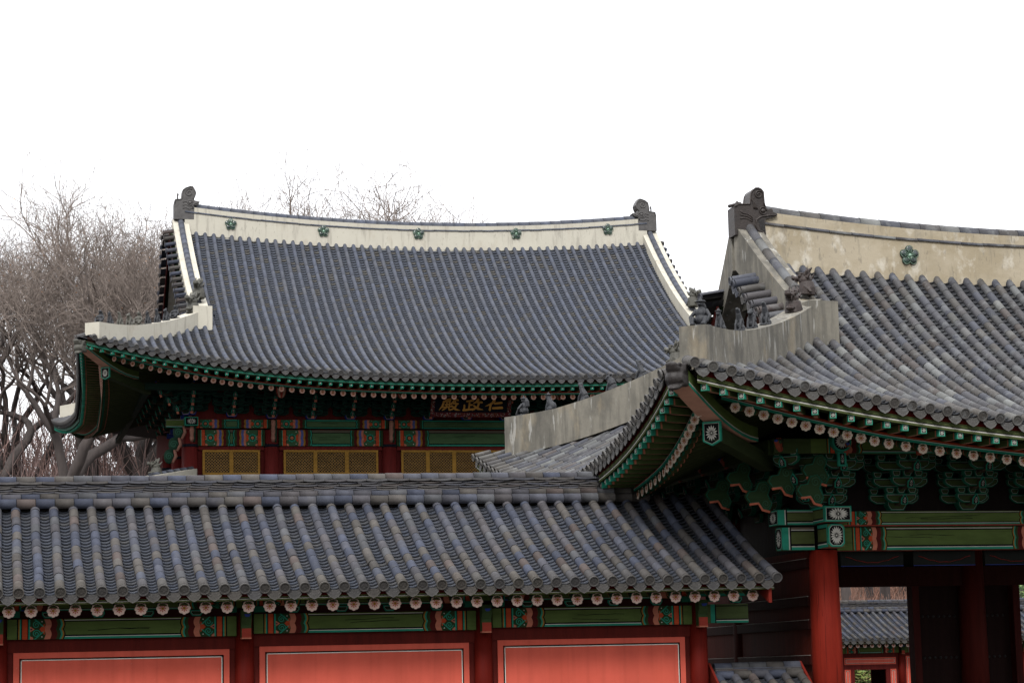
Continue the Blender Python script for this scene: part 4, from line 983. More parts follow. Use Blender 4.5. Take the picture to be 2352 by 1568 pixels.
for i in range(3):
    a,b=GXs[i],GXs[i+1]
    mb=MB(); O=V((a+.22,GY-.17,3.73)); mb.bx(a+.22,b-.22,GY-.17,GY+.17,3.73,4.155,(.12,.15,.05)); mb.poly([V((a+.22,GY-.17,3.728)),V((b-.22,GY-.17,3.728)),V((b-.22,GY+.17,3.728)),V((a+.22,GY+.17,3.728))],(.5,.08,.05)); dancheong(mb,O,U,W,N,b-a-.44,.425,'gate'); mb.build('painted_lintel',M_PAINT,gate)
    mb=MB(); mb.bx(a+.1,b-.1,GY-.26,GY+.2,4.19,4.44,(.12,.15,.05)); mb.bx(a+.1,b-.1,GY-.275,GY-.255,4.168,4.19,(.4,.06,.04)); dancheong(mb,V((a+.1,GY-.26,4.19)),U,W,N,b-a-.2,.25,'gate'); mb.build('painted_lintel',M_PAINT,gate)
# beam ends crossing at the corner column
def stub_end(x0,x1,y0,y1,z0,z1,facing,round_=False):
    mb=MB(); c0=(.12,.15,.05); mb.bx(x0,x1,y0,y1,z0,z1,c0)
    if facing=='x':  # sticks out to -x, long face seen from the front
        O=V((x0,y0,z0)); h=z1-z0; L_=x1-x0
        for a,b,c in ((0,.13,TEAL),(.13,.15,WHT),(.15,.18,BLK)): strip(mb,O,U,W,N,a,b,h,c,off=.004)
        for a,b,c in ((0,.13,TEAL),(.13,.17,WHT),(.17,.27,BLK),(.80,.86,BLK),(.86,.90,WHT),(.90,1,TEAL if not round_ else (.2,.16,.12))): mb.poly([O+U*.18+W*(h*a)+N*.004,O+U*L_+W*(h*a)+N*.004,O+U*L_+W*(h*b)+N*.004,O+U*.18+W*(h*b)+N*.004],c)
        Nn=V((-1,0,0)); c=V((x0,(y0+y1)/2,(z0+z1)/2)); wv=V((0,-1,0)); hw=(y1-y0)/2; hh=h/2
        nest(mb,c+Nn*.004-W*hh,wv,W,Nn,[(-hw,.0),(hw,0),(hw,h),(-hw,h)] if not round_ else [(-hw*.6,0),(hw*.6,0),(hw,h*.15),(hw,h*.85),(hw*.6,h),(-hw*.6,h),(-hw,h*.85),(-hw,h*.15)],[TEAL,WHT,BLK],[.02,.005],.006); chrys(mb,c+Nn*.006,wv,W,Nn,hw*.78,hh*.85,16)
    else:
        Nn=N; c=V(((x0+x1)/2,y0,(z0+z1)/2)); hw=(x1-x0)/2; hh=(z1-z0)/2; h=z1-z0
        nest(mb,c+Nn*.006-W*hh,U,W,Nn,[(-hw,.0),(hw,0),(hw,h),(-hw,h)] if not round_ else [(-hw*.6,0),(hw*.6,0),(hw,h*.15),(hw,h*.85),(hw*.6,h),(-hw*.6,h),(-hw,h*.85),(-hw,h*.15)],[TEAL,WHT,BLK],[.028,.006],.006); chrys(mb,c+Nn*.010,U,W,Nn,hw*.80,hh*.86,18)
        O=V((x0,y1,z0)); ux=V((0,-1,0)); nx=V((-1,0,0)); L_=y1-y0
        for a,b,c_ in ((0,.13,TEAL),(.13,.17,WHT),(.17,.27,BLK),(.80,.86,BLK),(.86,1,TEAL)): mb.poly([O+W*(h*a)+nx*.004,O+ux*L_+W*(h*a)+nx*.004,O+ux*L_+W*(h*b)+nx*.004,O+W*(h*b)+nx*.004],c_)
        mb.poly([O+ux*(L_-.06)+nx*.006,O+ux*L_+nx*.006,O+ux*L_+W*h+nx*.006,O+ux*(L_-.06)+W*h+nx*.006],TEAL)
        mb.poly([V((x0,y0,z0-.002)),V((x1,y0,z0-.002)),V((x1,y1,z0-.002)),V((x0,y1,z0-.002))],(.5,.1,.06))
    mb.build('beam_end',M_PAINT,gate)
stub_end(14.30,15.05,GY-.26,GY+.22,4.20,4.475,'x'); stub_end(14.40,15.03,GY-.165,GY+.165,3.745,4.16,'x',True)
stub_end(14.985,15.505,GY-.85,GY-.20,4.215,4.50,'y'); stub_end(15.085,15.405,GY-.72,GY-.20,3.765,4.185,'y',True)
# brackets
for i in range(-0,9):
    brackets(gate,V((15.25+1.425*i,GY-.05,0)),U,N,4.46,3,.285,.33,.98,'gate')
for i in range(1,7):
    brackets(gate,V((15.2,GY+1.466*i,0)),V((0,-1,0)),V((-1,0,0)),4.46,3,.285,.33,.98,'gate')
brackets(gate,V((15.2,GY-.1,0)),V((.707,-.707,0)),V((-.707,-.707,0)),4.52,3,.285,.47,.8,'gate')
mb=MB(); a=13.9; mb.bx(a,31.5,GY-1.30,GY-1.10,5.42,5.68,(.06,.09,.03)); 
for i in range(4): dancheong(mb,V((14.6+4.25*i,GY-1.30,5.42)),U,W,N,4.2,.26,'gate')
mb.bx(13.88,14.1,GY-1.05,50,5.42,5.68,(.06,.09,.03)); 
c=V((15.15,GY-1.42,5.62)); mb.tube([c,c+V((0,.6,0))],[.19,.19],20,TEALD); mb.poly(circ(c+N*.004,U,W,.185,20),TEAL); mb.poly(circ(c+N*.007,U,W,.15,20),BLK); chrys(mb,c+N*.004,U,W,N,.135,.135,16)
mb.build('eaves_purlin',M_PAINT,gate)
mb=MB(); mb.bx(15.09,15.25,GY-1.36,GY-1.30,5.18,5.44,TEAL); mb.bx(15.13,15.21,GY-1.365,GY-1.36,5.21,5.41,BLK); chrys(mb,V((15.17,GY-1.366,5.31)),U,W,N,.035,.09,10); mb.build('beam_end',M_PAINT,gate)
for (x,y,z,sg) in ((14.75,GY-1.2,5.12,1),(14.2,GY-.9,4.95,1),(13.9,GY-.5,4.7,1),(13.75,GY+.1,5.1,1),(14.6,GY-1.3,4.75,1),(13.6,GY+.9,4.85,1)):   # cloud-scroll wings
    mb=MB(); c=V((x,y,z)); th_=.07
    pts=[(-.30,.0),(-.22,-.12),(-.05,-.10),(.02,-.22),(.16,-.26),(.22,-.14),(.14,.04),(.20,.18),(.10,.30),(-.04,.26),(-.10,.12),(-.24,.10)]
    mb.prism([c+U*(sg*px_)+W*pz for px_,pz in (pts if sg>0 else pts[::-1])],-N*th_,(.035,.075,.03))
    relief(mb,[c+N*.005+U*(sg*px_*.93)+W*(pz*.93) for px_,pz in pts+pts[:1]],.009,TEALD); swirl(mb,c+N*.008+U*(sg*.06)+W*.15,U,W,N,.10,(.05,.14,.08),w_=.014); swirl(mb,c+N*.008+U*(sg*.09)-W*.13,U,W,N,.09,(.05,.14,.08),w_=.014,sg=-1)
    relief(mb,[c+N*.0+U*(sg*px_)+W*(pz-.02) for px_,pz in pts[1:5]],.026,(.75,.22,.13)); mb.build('carved_bracket',M_PAINT,gate)
eaves(gate,G_.S,-11.28,6.5,.345,.325,7.5,4.0,6.75,4.6,sq=.115,rr=.083,scheme='gate',limit=60)
eaves(gate,G_.Lf,-7.75,7.75,.345,.325,4.2,4.0,6.75,4.6,sq=.115,rr=.083,scheme='gate',limit=60)
# walls, doors and interior
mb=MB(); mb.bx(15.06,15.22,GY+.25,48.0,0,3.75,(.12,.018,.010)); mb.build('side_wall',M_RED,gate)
mb=MB()
for z in (3.60,2.90,2.47,1.82):
    mb.bx(14.99,15.06,GY+.2,48,z-.16,z,(.045,.010,.008)); mb.bx(14.985,15.0,GY+.2,48,z+.002,z+.012,(.55,.5,.45))
mb.build('side_wall_rail',M_RED,gate)
mb=MB(); mb.bx(15.3,30.7,GC[1]-.12,GC[1]+.12,3.22,3.62,(.045,.010,.008)); mb.bx(15.3,30.7,GC[1]-.05,GC[1]+.05,3.62,4.3,(.012,.014,.010)); mb.bx(15.3,30.7,GC[1]-.12,GC[1]+.12,4.3,4.6,(.04,.05,.03))
mb.build('door_lintel',M_RED,gate)
mb=MB()
for i in range(7):
    x=15.6+1.45*i; mb.bx(x,x+1.25,GY+.02,GY+.04,3.45,3.72,(.012,.014,.012)); relief(mb,[V((x+.1+1.05*j/10.,GY+.01,3.62-.12*math.sin(math.pi*j/10)+.012*(j%2))) for j in range(11)],.006,(.22,.02,.012)); mb.bx(x+.0,x+1.25,GY+.012,GY+.02,3.44,3.452,(.03,.05,.22))
mb.build('painted_panel',M_PAINT,gate)
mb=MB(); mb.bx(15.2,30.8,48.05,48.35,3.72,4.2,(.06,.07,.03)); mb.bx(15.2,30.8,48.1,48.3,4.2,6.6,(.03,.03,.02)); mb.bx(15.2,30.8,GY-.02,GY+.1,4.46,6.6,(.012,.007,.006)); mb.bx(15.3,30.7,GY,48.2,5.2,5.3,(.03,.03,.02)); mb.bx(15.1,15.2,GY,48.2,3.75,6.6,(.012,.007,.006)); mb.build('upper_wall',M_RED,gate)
def leaf(x0,x1,y,name='door_leaf',cc=(.022,.009,.008)):
    mb=MB(); mb.bx(x0,x1,y,y+.07,.3,3.22,cc); o=mb.build(name,M_RED,gate); mb=MB()
    for z in (.7,1.75,2.6):
        for k in range(int((x1-x0)/.12)): mb.ell((x0+.06+.12*k,y-.004,z),(.03,.02,.03),(.02,.02,.02))
    mb.build('door_studs',M_DARK,o)
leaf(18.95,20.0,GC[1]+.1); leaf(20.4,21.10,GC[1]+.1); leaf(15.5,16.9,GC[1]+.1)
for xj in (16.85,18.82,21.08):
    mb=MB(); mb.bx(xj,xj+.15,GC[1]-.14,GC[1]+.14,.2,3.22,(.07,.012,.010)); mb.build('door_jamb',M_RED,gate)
mb=MB(); mb.bx(13.5,32,37.8,49.8,0.0,.25,(.28,.26,.23)); mb.build('stone_base',M_GRND,gate)

XF[0]=1.
# ================================================================== TILED RANGES (near and far)
def rangehouse(root,x0,x1,ye,yr,zc,zt,cols,yw,sp,xoff,ztop,seed,tilt=0,M=M_TILE,beamz=(2.27,2.56),panel_top=2.08,doors=None,det=True,stub=None,trg=None,edge=True,rx=None):
    H=yr-ye; cx=(x0+x1)/2; L=(x1-x0)/2
    S=Side((cx,yr,0),0,L+30,H,H,zc,0,1,1,0,lambda u:zt,.82); S.tilt=tilt; S.ins=0
    us=[]; n=0
    u=xoff-cx
    while u-sp>-L: u-=sp
    while u<=L+1e-6: us.append(u); u+=sp
    mb=MB(); tile_side(mb,S,us,lambda u:H-.02,.073,.30,.127,'corr',seed,emb=det,across=5 if det else 3); mb.build('roof_tiles',M,root)
    xa,xb=cx+us[0]-.03,cx+us[-1]+.03; xe0=xb
    z=lambda x,b:b+tilt*(x-cx)
    mb=MB()
    for sg in (1,-1):
        pr=[S.P(0,H*j/6.) for j in range(7)]
        for p,q in zip(pr,pr[1:]):
            yy=(lambda y:y) if sg>0 else (lambda y:2*yr-y)
            mb.poly([V((xa,yy(p.y),z(xa,p.z)-.03)),V((xb,yy(p.y),z(xb,p.z)-.03)),V((xb,yy(q.y),z(xb,q.z)-.03)),V((xa,yy(q.y),z(xa,q.z)-.03))],(.07,.07,.08))
    mb.build('roof_deck',M,root)
    # layered ridge
    xb=rx or xb
    mb=MB(); rg=random.Random(seed+9); hN=V((0,-.5,.87)); dz=ztop-zt
    yf=yr-.24
    cap_tiles(mb,[V((xa,yf,z(xa,zt+.02))),V((xb,yf,z(xb,zt+.02)))],.085,.295,'corr',seed+1,up=V((0,-.75,.66)))
    cap_tiles(mb,[V((xa+.1,yf+.06,z(xa,zt+.125))),V((xb,yf+.06,z(xb,zt+.125)))],.068,.29,'corr',seed+2,up=V((0,-.75,.66)))
    hcore=zt+.16
    mb.box((xa,yf+.09,z(xa,zt-.1)),(xb-xa,0,z(xb,0)-z(xa,0)),(0,.30,0),(0,0,dz-.10+.1),(.05,.045,.04))
    lay=[(.195,.022),(.222,.020),(.248,.022),(.276,.020),(.304,.034)]
    for li,(zz,hh) in enumerate(lay):
        zz=.19+(zz-.195)*(dz-.285)/.145
        x=xa+rg.uniform(-.3,0)
        while x<xb:
            l=.345+rg.uniform(-.02,.02); x2=min(x+l,xb); xx=max(x,xa); y_=yf+.045-(.02 if li==4 else 0)+rg.uniform(-.012,.012); c=tcol(rg,'corr'); c=lerp(c,(.22,.21,.21),.45)
            if x2-xx>.05:
                k=5; jz=rg.uniform(-.002,.003); top=[];bot=[]
                for q in range(k):
                    f=q/(k-1.); xq=xx+(x2-xx-.006)*f; sag=.012*(4*(f-.5)**2)-.004+jz
                    bot.append((xq,z(xq,zt+zz)*dz/dz+sag)); top.append((xq,z(xq,zt+zz+hh)+sag))
                A=[V((a_,y_,b_)) for a_,b_ in bot]+[V((a_,y_,b_)) for a_,b_ in top[::-1]]
                mb.prism(A,(0,.10,0),c)
            x+=l
    cap_tiles(mb,[V((xa,yr-.02,z(xa,ztop-.095))),V((xb,yr-.02,z(xb,ztop-.095)))],.092,.295,'corr',seed+3)
    mb.build('layered_ridge',M,root)
    xb=xe0
    # eaves timber
    eaves(root,S,-L,L-.10,.3,.312 if det else .333,99,1,S.P(0,H*.55).z-.25,H*.55,rr=.079,scheme='corr',det=det,limit=60,two=False)
    c0=.145
    for x in cols:
        mb=MB(); mb.tube([(x,yw,0.2),(x,yw,z(x,beamz[0]+.33))],[.150,.142],20,(.13,.009,.005)); mb.tube([(x,yw,0),(x,yw,.2)],[.25,.2],12,(.3,.28,.25)); mb.build('column',M_RED,root)
        # carved hook at the column head
        mb=MB(); zb=z(x,beamz[0])
        pr=[(.02,.02),(.13,.02),(.15,.10),(.13,.20),(.20,.30),(.17,.42),(-.0,.42)]
        mb.prism([V((x-.075,yw-.14-a_,zb-.06+b_)) for a_,b_ in pr[::-1]],(.15,0,0),(.07,.12,.045))
        mb.bx(x-.070,x+.070,yw-.30,yw-.14,zb-.06,zb+.09,(.48,.07,.045)); mb.bx(x-.072,x+.072,yw-.302,yw-.14,zb-.065,zb-.045,SAL); mb.poly([V((x-.04,yw-.345,zb+.30)),V((x+.06,yw-.345,zb+.30)),V((x+.01,yw-.325,zb+.22))],BLU)
        for k in (-1,1): mb.bx(x+k*.22-.09,x+k*.22+.09,yw-.19,yw-.05,zb+.33,zb+.42,TEALD)
        mb.build('carved_bracket',M_PAINT,root)
    xs=list(cols)
    if stub: xs.append(None)
    for i in range(len(cols)-1):
        a,b=cols[i],cols[i+1]; za=z((a+b)/2,0)
        mb=MB(); zb0=beamz[0]+za; hb=beamz[1]-beamz[0]; mb.bx(a+.13,b-.13,yw-.12,yw+.12,zb0,zb0+hb,(.10,.14,.05)); dancheong(mb,V((a+.13,yw-.12,zb0)),U,W,N,b-a-.26,hb,'corr',crack=det); mb.build('painted_lintel',M_PAINT,root)
        mb=MB(); mb.bx(a+.14,b-.14,yw-.03,yw+.10,panel_top+za,zb0-.002,(.11,.012,.008)); mb.build('head_rail',M_RED,root)
        # small bearing blocks under the purlin
        nb=5 if (b-a)>2.6 else 4; s0=(b-a)/nb
        mb=MB(); mb.bx(a+.15,b-.15,yw-.06,yw+.05,zb0+hb,zb0+hb+.13,(.06,.012,.010))
        for j in range(1,nb):
            c=V((a+s0*j,yw-.10,zb0+hb+.015)); nest(mb,c,U,W,N,[(-.06,0),(.06,0),(.095,.05),(.095,.09),(-.095,.09),(-.095,.05)],[TEAL,WHT,BLK,(.05,.07,.03)],[.018,.004,.012],.10)
        mb.build('bearing_block_row',M_PAINT,root)
        d=(doors or {}).get(i)
        def redpanel(x0_,x1_,z0_,z1_):
            mb=MB(); mb.bx(x0_,x1_,yw-.02,yw+.04,z0_,z1_,PANEL); q=.085 if det else .05; lw=.022 if det else .018
            for inset,wd_,cc,o_ in ((q,lw,BLK,.003),(q+lw,lw*.55,WHT,.004)):
                A,B,C_,D_=x0_+inset,x1_-inset,z0_+inset,z1_-inset
                for r_ in ((A,B,D_-wd_,D_),(A,B,C_,C_+wd_),(A,A+wd_,C_,D_),(B-wd_,B,C_,D_)):
                    mb.poly([V((r_[0],yw-.02-o_,r_[2])),V((r_[1],yw-.02-o_,r_[2])),V((r_[1],yw-.02-o_,r_[3])),V((r_[0],yw-.02-o_,r_[3]))],cc)
            mb.build('red_wall_panel',M_PANEL,root)
        if not d: 
            redpanel(a+.225,b-.225,.75,panel_top+za); mb=MB(); mb.bx(a+.14,b-.14,yw+.005,yw+.12,.3,panel_top+za,(.12,.014,.010)); mb.build('timber_wall',M_RED,root)
        else:
            zt_=panel_top+za
            redpanel(a+.25,b-.25,zt_-.34,zt_-.04); redpanel(a+.25,a+.52,.5,zt_-.55); redpanel(b-.52,b-.25,.5,zt_-.55)
            mb=MB(); mb.bx(a+.14,b-.14,yw+.005,yw+.08,zt_-.56,zt_,(.12,.014,.012)); mb.bx(a+.14,a+.72,yw+.005,yw+.08,.3,zt_-.56,(.12,.014,.012)); mb.bx(b-.72,b-.14,yw+.005,yw+.08,.3,zt_-.56,(.12,.014,.012)); mb.build('timber_wall',M_RED,root)
    if stub:
        a,b=cols[-1],stub; za=z(a,0)
        mb=MB(); hb=beamz[1]-beamz[0]; O=V((a+.13,yw-.12,beamz[0]+za)); mb.bx(a+.13,b,yw-.12,yw+.12,O.z,O.z+hb,(.10,.14,.05)); L_=b-a-.13
        strip(mb,O,U,W,N,.05,.12,hb,TEAL,off=.004)
        for q0,q1,c_ in ((0,.11,TEAL),(.11,.15,WHT),(.15,.22,BLK),(.88,.93,BLK)): mb.poly([O+U*.14+W*(hb*q0)+N*.004,O+U*L_+W*(hb*q0)+N*.004,O+U*L_+W*(hb*q1)+N*.004,O+U*.14+W*(hb*q1)+N*.004],c_)
        strip(mb,O,U,W,N,.12,.14,hb,BLK,off=.004); mb.build('beam_end',M_PAINT,root)
        mb=MB(); c=V((a+.62,yw-.10,O.z+hb+.02)); nest(mb,c,U,W,N,[(-.06,0),(.06,0),(.095,.05),(.095,.09),(-.095,.09),(-.095,.05)],[TEAL,WHT,BLK,(.05,.07,.03)],[.018,.004,.012],.10); mb.build('bearing_block_row',M_PAINT,root)
    xe=stub or cols[-1]
    mb=MB(); zp=beamz[1]; xx=cols[0]
    for i in range(len(cols)-1):
        a,b=cols[i],cols[i+1]; za=z((a+b)/2,0); mb.bx(a,b,yw-.14,yw+.1,zp+.12+za,zp+.27+za,(.10,.14,.05)); dancheong(mb,V((a,yw-.14,zp+.12+za)),U,W,N,b-a,.15,'corr',crack=False)
    if stub: mb.bx(cols[-1],stub-.05,yw-.14,yw+.1,zp+.12+z(stub,0),zp+.27+z(stub,0),(.10,.14,.05)); mb.poly([V((cols[-1],yw-.144,zp+.12+z(stub,0))),V((stub-.05,yw-.144,zp+.12+z(stub,0))),V((stub-.05,yw-.144,zp+.16+z(stub,0))),V((cols[-1],yw-.144,zp+.16+z(stub,0)))],TEAL)
    mb.build('eaves_purlin',M_PAINT,root)
    # gable end at the right
    mb=MB(); pr=[S.P(0,H*j/6.) for j in range(7)]; X=xb-.10
    for p,q in zip(pr,pr[1:]):
        for yy in ((lambda y:y),(lambda y:2*yr-y)):
            A=[V((X,yy(p.y),z(X,p.z)-.36)),V((X,yy(q.y),z(X,q.z)-.36)),V((X,yy(q.y),z(X,q.z)-.02)),V((X,yy(p.y),z(X,p.z)-.02))]; mb.prism(A,(-.05,0,0),(.20,.022,.014))
    mb.build('bargeboard',M_RED,root)
    yb=2*yr-yw
    if not doors:
        mb=MB(); mb.bx(cols[0]-.1,cols[-1]+.05,yb-.1,yb,0.1,zc+.4,(.12,.014,.010)); mb.bx(cols[-1]-.04,cols[-1]+.04,yw+.1,yb-.1,.1,2.9,(.12,.014,.010)); mb.build('timber_wall',M_RED,root)
    else:
        mb=MB(); mb.bx(cols[0]-.1,doors['gap'][0],yb-.1,yb,0.1,zc+.4,(.12,.014,.010)); mb.bx(doors['gap'][1],cols[-1]+.05,yb-.1,yb,0.1,zc+.4,(.12,.014,.010)); mb.bx(doors['gap'][0],doors['gap'][1],yb-.1,yb,doors['gap'][2],zc+.4,(.12,.014,.010)); mb.build('timber_wall',M_RED,root)
    return S
near=empty('tiled_range',(5,36.3,0),'long low range with grey tiled roof and salmon red wall panels, across the foreground','palace range')
rangehouse(near,-3.9,12.06,32.98,36.3,2.90,4.40,[-3.3,.30,3.90,7.56,11.02],34.0,.2923,.57,4.88,31,tilt=.008,stub=11.82,rx=10.9)
far=empty('tiled_range',(42,95,0),'distant low range with grey tiled roof seen through the open gate','palace range')
far['group']='tiled ranges'; near['group']='tiled ranges'
rangehouse(far,30.5,52.5,92.0,95.3,2.72,4.03,[31.0,33.95,36.72-.2,39.42,42.3,45.2,48.1,51.],93.0,.335,36.0,4.55,77,doors={2:1,'gap':(38.35,39.85,1.72)},beamz=(2.17,2.45),panel_top=2.02,det=False)

# low tiled wall between the range and the gate
XF[0]=.924
tw=empty('tiled_wall',(13,37,0),'low wall with small tiled coping between range end and gate column','wall')
mb=MB(); mb.bx(12.2,13.85,36.85,37.15,0,1.25,(.30,.24,.18)); mb.build('wall',M_PLAG,tw)
Sw=Side((13.02,37.0,0),0,30,.62,.62,1.20,0,1,1,0,lambda u:1.50,.9)
mb=MB(); tile_side(mb,Sw,[-.74+.296*i for i in range(6)],lambda u:.60,.073,.3,.127,'corr',4); 
for zz,rr_ in ((1.50,.075),): cap_tiles(mb,[V((12.24,36.86,zz)),V((13.80,36.86,zz+.01))],rr_,.3,'corr',8,up=V((0,-.75,.66)))
rg=random.Random(2)
for li in range(3):
    x=12.24+rg.uniform(-.2,0)
    while x<13.8:
        x2=min(x+.35,13.8); xx=max(x,12.24); mb.bx(xx,x2-.006,36.86,37.1,1.555+.026*li,1.575+.026*li,lerp(tcol(rg,'corr'),(.2,.2,.2),.2)); x+=.35
cap_tiles(mb,[V((12.24,36.98,1.625)),V((13.80,36.98,1.635))],.085,.3,'corr',9)
mb.poly([V((12.2,36.4,1.2)),V((13.85,36.4,1.2)),V((13.85,37,1.5)),V((12.2,37,1.5))],(.06,.06,.07)); mb.build('coping_tiles',M_TILE,tw)
mb=MB()
for x in (12.19,13.84): mb.prism([V((x,36.42,1.02)),V((x,37.0,1.32)),V((x,37.0,1.72)),V((x,36.42,1.30))],(-.04,0,0),(.20,.022,.014))
mb.build('end_board',M_RED,tw)
XF[0]=1.

# ================================================================== STATUES ON THE RIDGES
XF[0]=.865
gp,gh=G_.hip[(-1,1)]           # from the inner end to the tip
def onhip(P_,Hh,f,extra=0):
    x=f*(len(P_)-1); i=min(int(x),len(P_)-2); t=x-i; p=P_[i]+(P_[i+1]-P_[i])*t; h=Hh[i]+(Hh[i+1]-Hh[i])*t; d=P_[i+1]-P_[i]
    return p+V((0,0,h-.015+extra)), math.atan2(d.y,d.x)
GRP='guardian statues on the gate front hip ridge'
spec=[(.93,'man',.56,'seated hatted long-haired figure, hands on knees, largest statue at tip of front hip ridge'),
 (.79,'hat',.45,'seated bearded beast statue in a round hat, just right of the largest seated figure'),
 (.635,'lion',.44,'upright striped serpent-necked beast statue, middle of the five on the front hip ridge'),
 (.53,'ape',.42,'hunched ape-faced statue just left of the beast craning upward beside the dragon head'),
 (.415,'lion',.46,'beast statue craning its head upward, right beside the brown dragon head')]
for f,k_,sz,lb in spec:
    p,a=onhip(gp,gh,f); statue(k_,p,sz,a+math.pi,lb,'roof statue',GRP)
p,a=onhip(gp,gh,.17); statue('dragon',p-V((0,0,.02)),.56,a+math.pi,'brown open-mouthed dragon head on the curved front hip ridge, right of five statues','dragon head','dragon heads on the gate roof','b')
e=G_.S.P(-7.2,1.15*(11.68-7.2)+.30); statue('dragon',V((e.x,e.y,e.z+.62)),.55,math.pi*.93+math.pi*.85,'brown snarling dragon head atop the plaster block, in front of the gate tile rows','dragon head','dragon heads on the gate roof','b')
gp2,gh2=G_.hip[(-1,-1)]
GRP2='guardian statues on the gate rear hip ridge'
spec2=[(.93,'man','dark seated figure with pointed hat holding its knees, leftmost statue on the rear hip ridge'),
 (.80,'hat','dark beast statue with flat hat beside the leftmost seated figure, rear hip ridge'),
 (.64,'lion','dark ridge-backed beast statue in the middle of the sloping rear hip ridge'),
 (.50,'ape','dark crouching horned beast statue below the painted eaves, fourth up the rear hip ridge'),
 (.36,'lion','dark leaning beast statue highest on the rear hip ridge, beside the grey dragon head')]
for f,k_,lb in spec2:
    p,a=onhip(gp2,gh2,f); statue(k_,p,.50,a+math.pi,lb,'roof statue',GRP2)
p,a=onhip(gp2,gh2,.20); statue('dragon',p,.55,a+math.pi,'weathered grey-green dragon head at the top of the rear hip ridge','dragon head','dragon heads on the gate roof','g')
XF[0]=1.
hp_,hh_=H_.hip[(-1,1)]
names=['leftmost','second','third','fourth','fifth','sixth','seventh','eighth','ninth']
for i in range(9):
    p,a=onhip(hp_,hh_,.93-.085*i)
    statue(['man','hat','lion','ape'][i%4 if i else 0],p,.50,a+math.pi,'small grey statue %s from the tip on the palace hall cream hip ridge'%names[i],'roof statue','small statues on the hall hip ridge','g' if i in (2,3,4) else 'd')
p,a=onhip(hp_,hh_,.09); statue('dragon',p,.80,a+math.pi,'pale grey dragon head on the hall hip ridge below the gable tiles','dragon head','dragon heads on the hall roof','g')
e=H_.S.P(-9.45,1.3*4.55+.55); statue('dragon',V((e.x,e.y,e.z+.70)),.78,-math.pi*.62+math.pi,'grey dragon head at the foot of the hall left descending ridge','dragon head','dragon heads on the hall roof','g')
e=H_.S.P(9.45,1.3*4.55+.55); statue('dragon',V((e.x,e.y,e.z+.70)),.78,-math.pi*.38+math.pi,'grey dragon head on the hall right descending ridge, behind the seated hatted figure','dragon head','dragon heads on the hall roof','g')
p=at(355,1086,YW-2.6); statue('dragon',V((p.x,p.y,p.z-.1)),.62,math.pi*.15,'pale dragon head on the hall lower roof ridge, just above the near range ridge','dragon head','dragon heads on the hall roof','g')

# ================================================================== BARE TREES
def tree_meshes(seed,H,tw=1.0):
    rg=random.Random(seed); tr=MB(); cw=MB(); BK=(.055,.045,.042); TW=(.175,.142,.122)
    def seg(p,d,L,ra,rb,lv,k):
        pts=[p]; dd=d.copy(); wob=[.07,.16,.22,.24,.24,.22,.24,.26,.28,.3,.3,.3,.3][min(lv,12)]
        for i in range(k):
            dd=(dd+V((rg.gauss(0,wob),rg.gauss(0,wob),rg.gauss(0,wob*.5)+.05))).normalized(); pts.append(pts[-1]+dd*(L/k))
        c=BK if lv<3 else lerp(BK,TW,min(1,(lv-2)/5.)*rg.uniform(.7,1))
        (tr if lv<4 else cw).tube(pts,[ra+(rb-ra)*i/k for i in range(k+1)],8 if lv<2 else (6 if lv<4 else 3),c,0,lv<4,False)
        return pts,dd
    def twig(p,d,L,r,lv):
        pts,dd=seg(p,d,L,r,r*.6,lv,2)
        if lv<10 and L>.35:
            for q in (1,2):
                for _ in range(1):
                    o=Matrix.Rotation(rg.random()*6.283,3,dd)@dd.orthogonal().normalized(); a_=rg.uniform(.35,.8); nd=(dd*math.cos(a_)+o*math.sin(a_)); nd.z+=.12; twig(pts[q],nd.normalized(),L*rg.uniform(.5,.8),max(.012*tw,r*.6),lv+2)
        elif rg.random()<.02:
            q=pts[-1]; s_=.07; a=V((rg.gauss(0,1),rg.gauss(0,1),rg.gauss(0,1))).normalized()*s_; b=a.orthogonal().normalized()*s_*.6; cw.poly([q-a,q+b,q+a,q-b],(.40,.20,.09))
    def grow(p,d,L,r,lv):
        pts,dd=seg(p,d,L,r,r*.80,lv,[5,5,4,4,3,3,3,2,2,2][lv])
        if lv>=3:
            for _ in range((1 if rg.random()<.6 else 0) if lv<7 else (1 if rg.random()<.5 else 2)):
                q=rg.choice(pts[1:]); o=Matrix.Rotation(rg.random()*6.283,3,dd)@dd.orthogonal().normalized(); a_=rg.uniform(.5,1.0); nd=(dd*math.cos(a_)+o*math.sin(a_)).normalized(); twig(q,nd,rg.uniform(1.0,2.0),max(.014*tw,r*.35),7)
        if lv>=7: return
        n=3 if (lv==0 or rg.random()<.32) else 2; az=rg.random()*6.283; big=rg.random()*.25
        for i in range(n):
            a_=rg.uniform(.28,.55)*(1.15 if lv<2 else 1); o=Matrix.Rotation(az+i*6.283/n+rg.uniform(-.4,.4),3,dd)@dd.orthogonal().normalized()
            nd=(dd*math.cos(a_)+o*math.sin(a_)); nd.z+=.10; nd.normalize()
            grow(pts[-1],nd,L*rg.uniform(.70,.92)*(1.05 if i==0 else .92),max(.016*tw,r*.80*rg.uniform(.68,.88)),lv+1)
    grow(V((0,0,0)),V((rg.gauss(0,.05),rg.gauss(0,.05),1)).normalized(),H*.24,H*.026,0)
    return tr,cw
TM=[]
for i,(sd_,hh) in enumerate(((3,24),(11,24),(19,24),(27,24),(35,24))):
    a,b=tree_meshes(sd_,hh); TM.append((a,b,hh,[]))
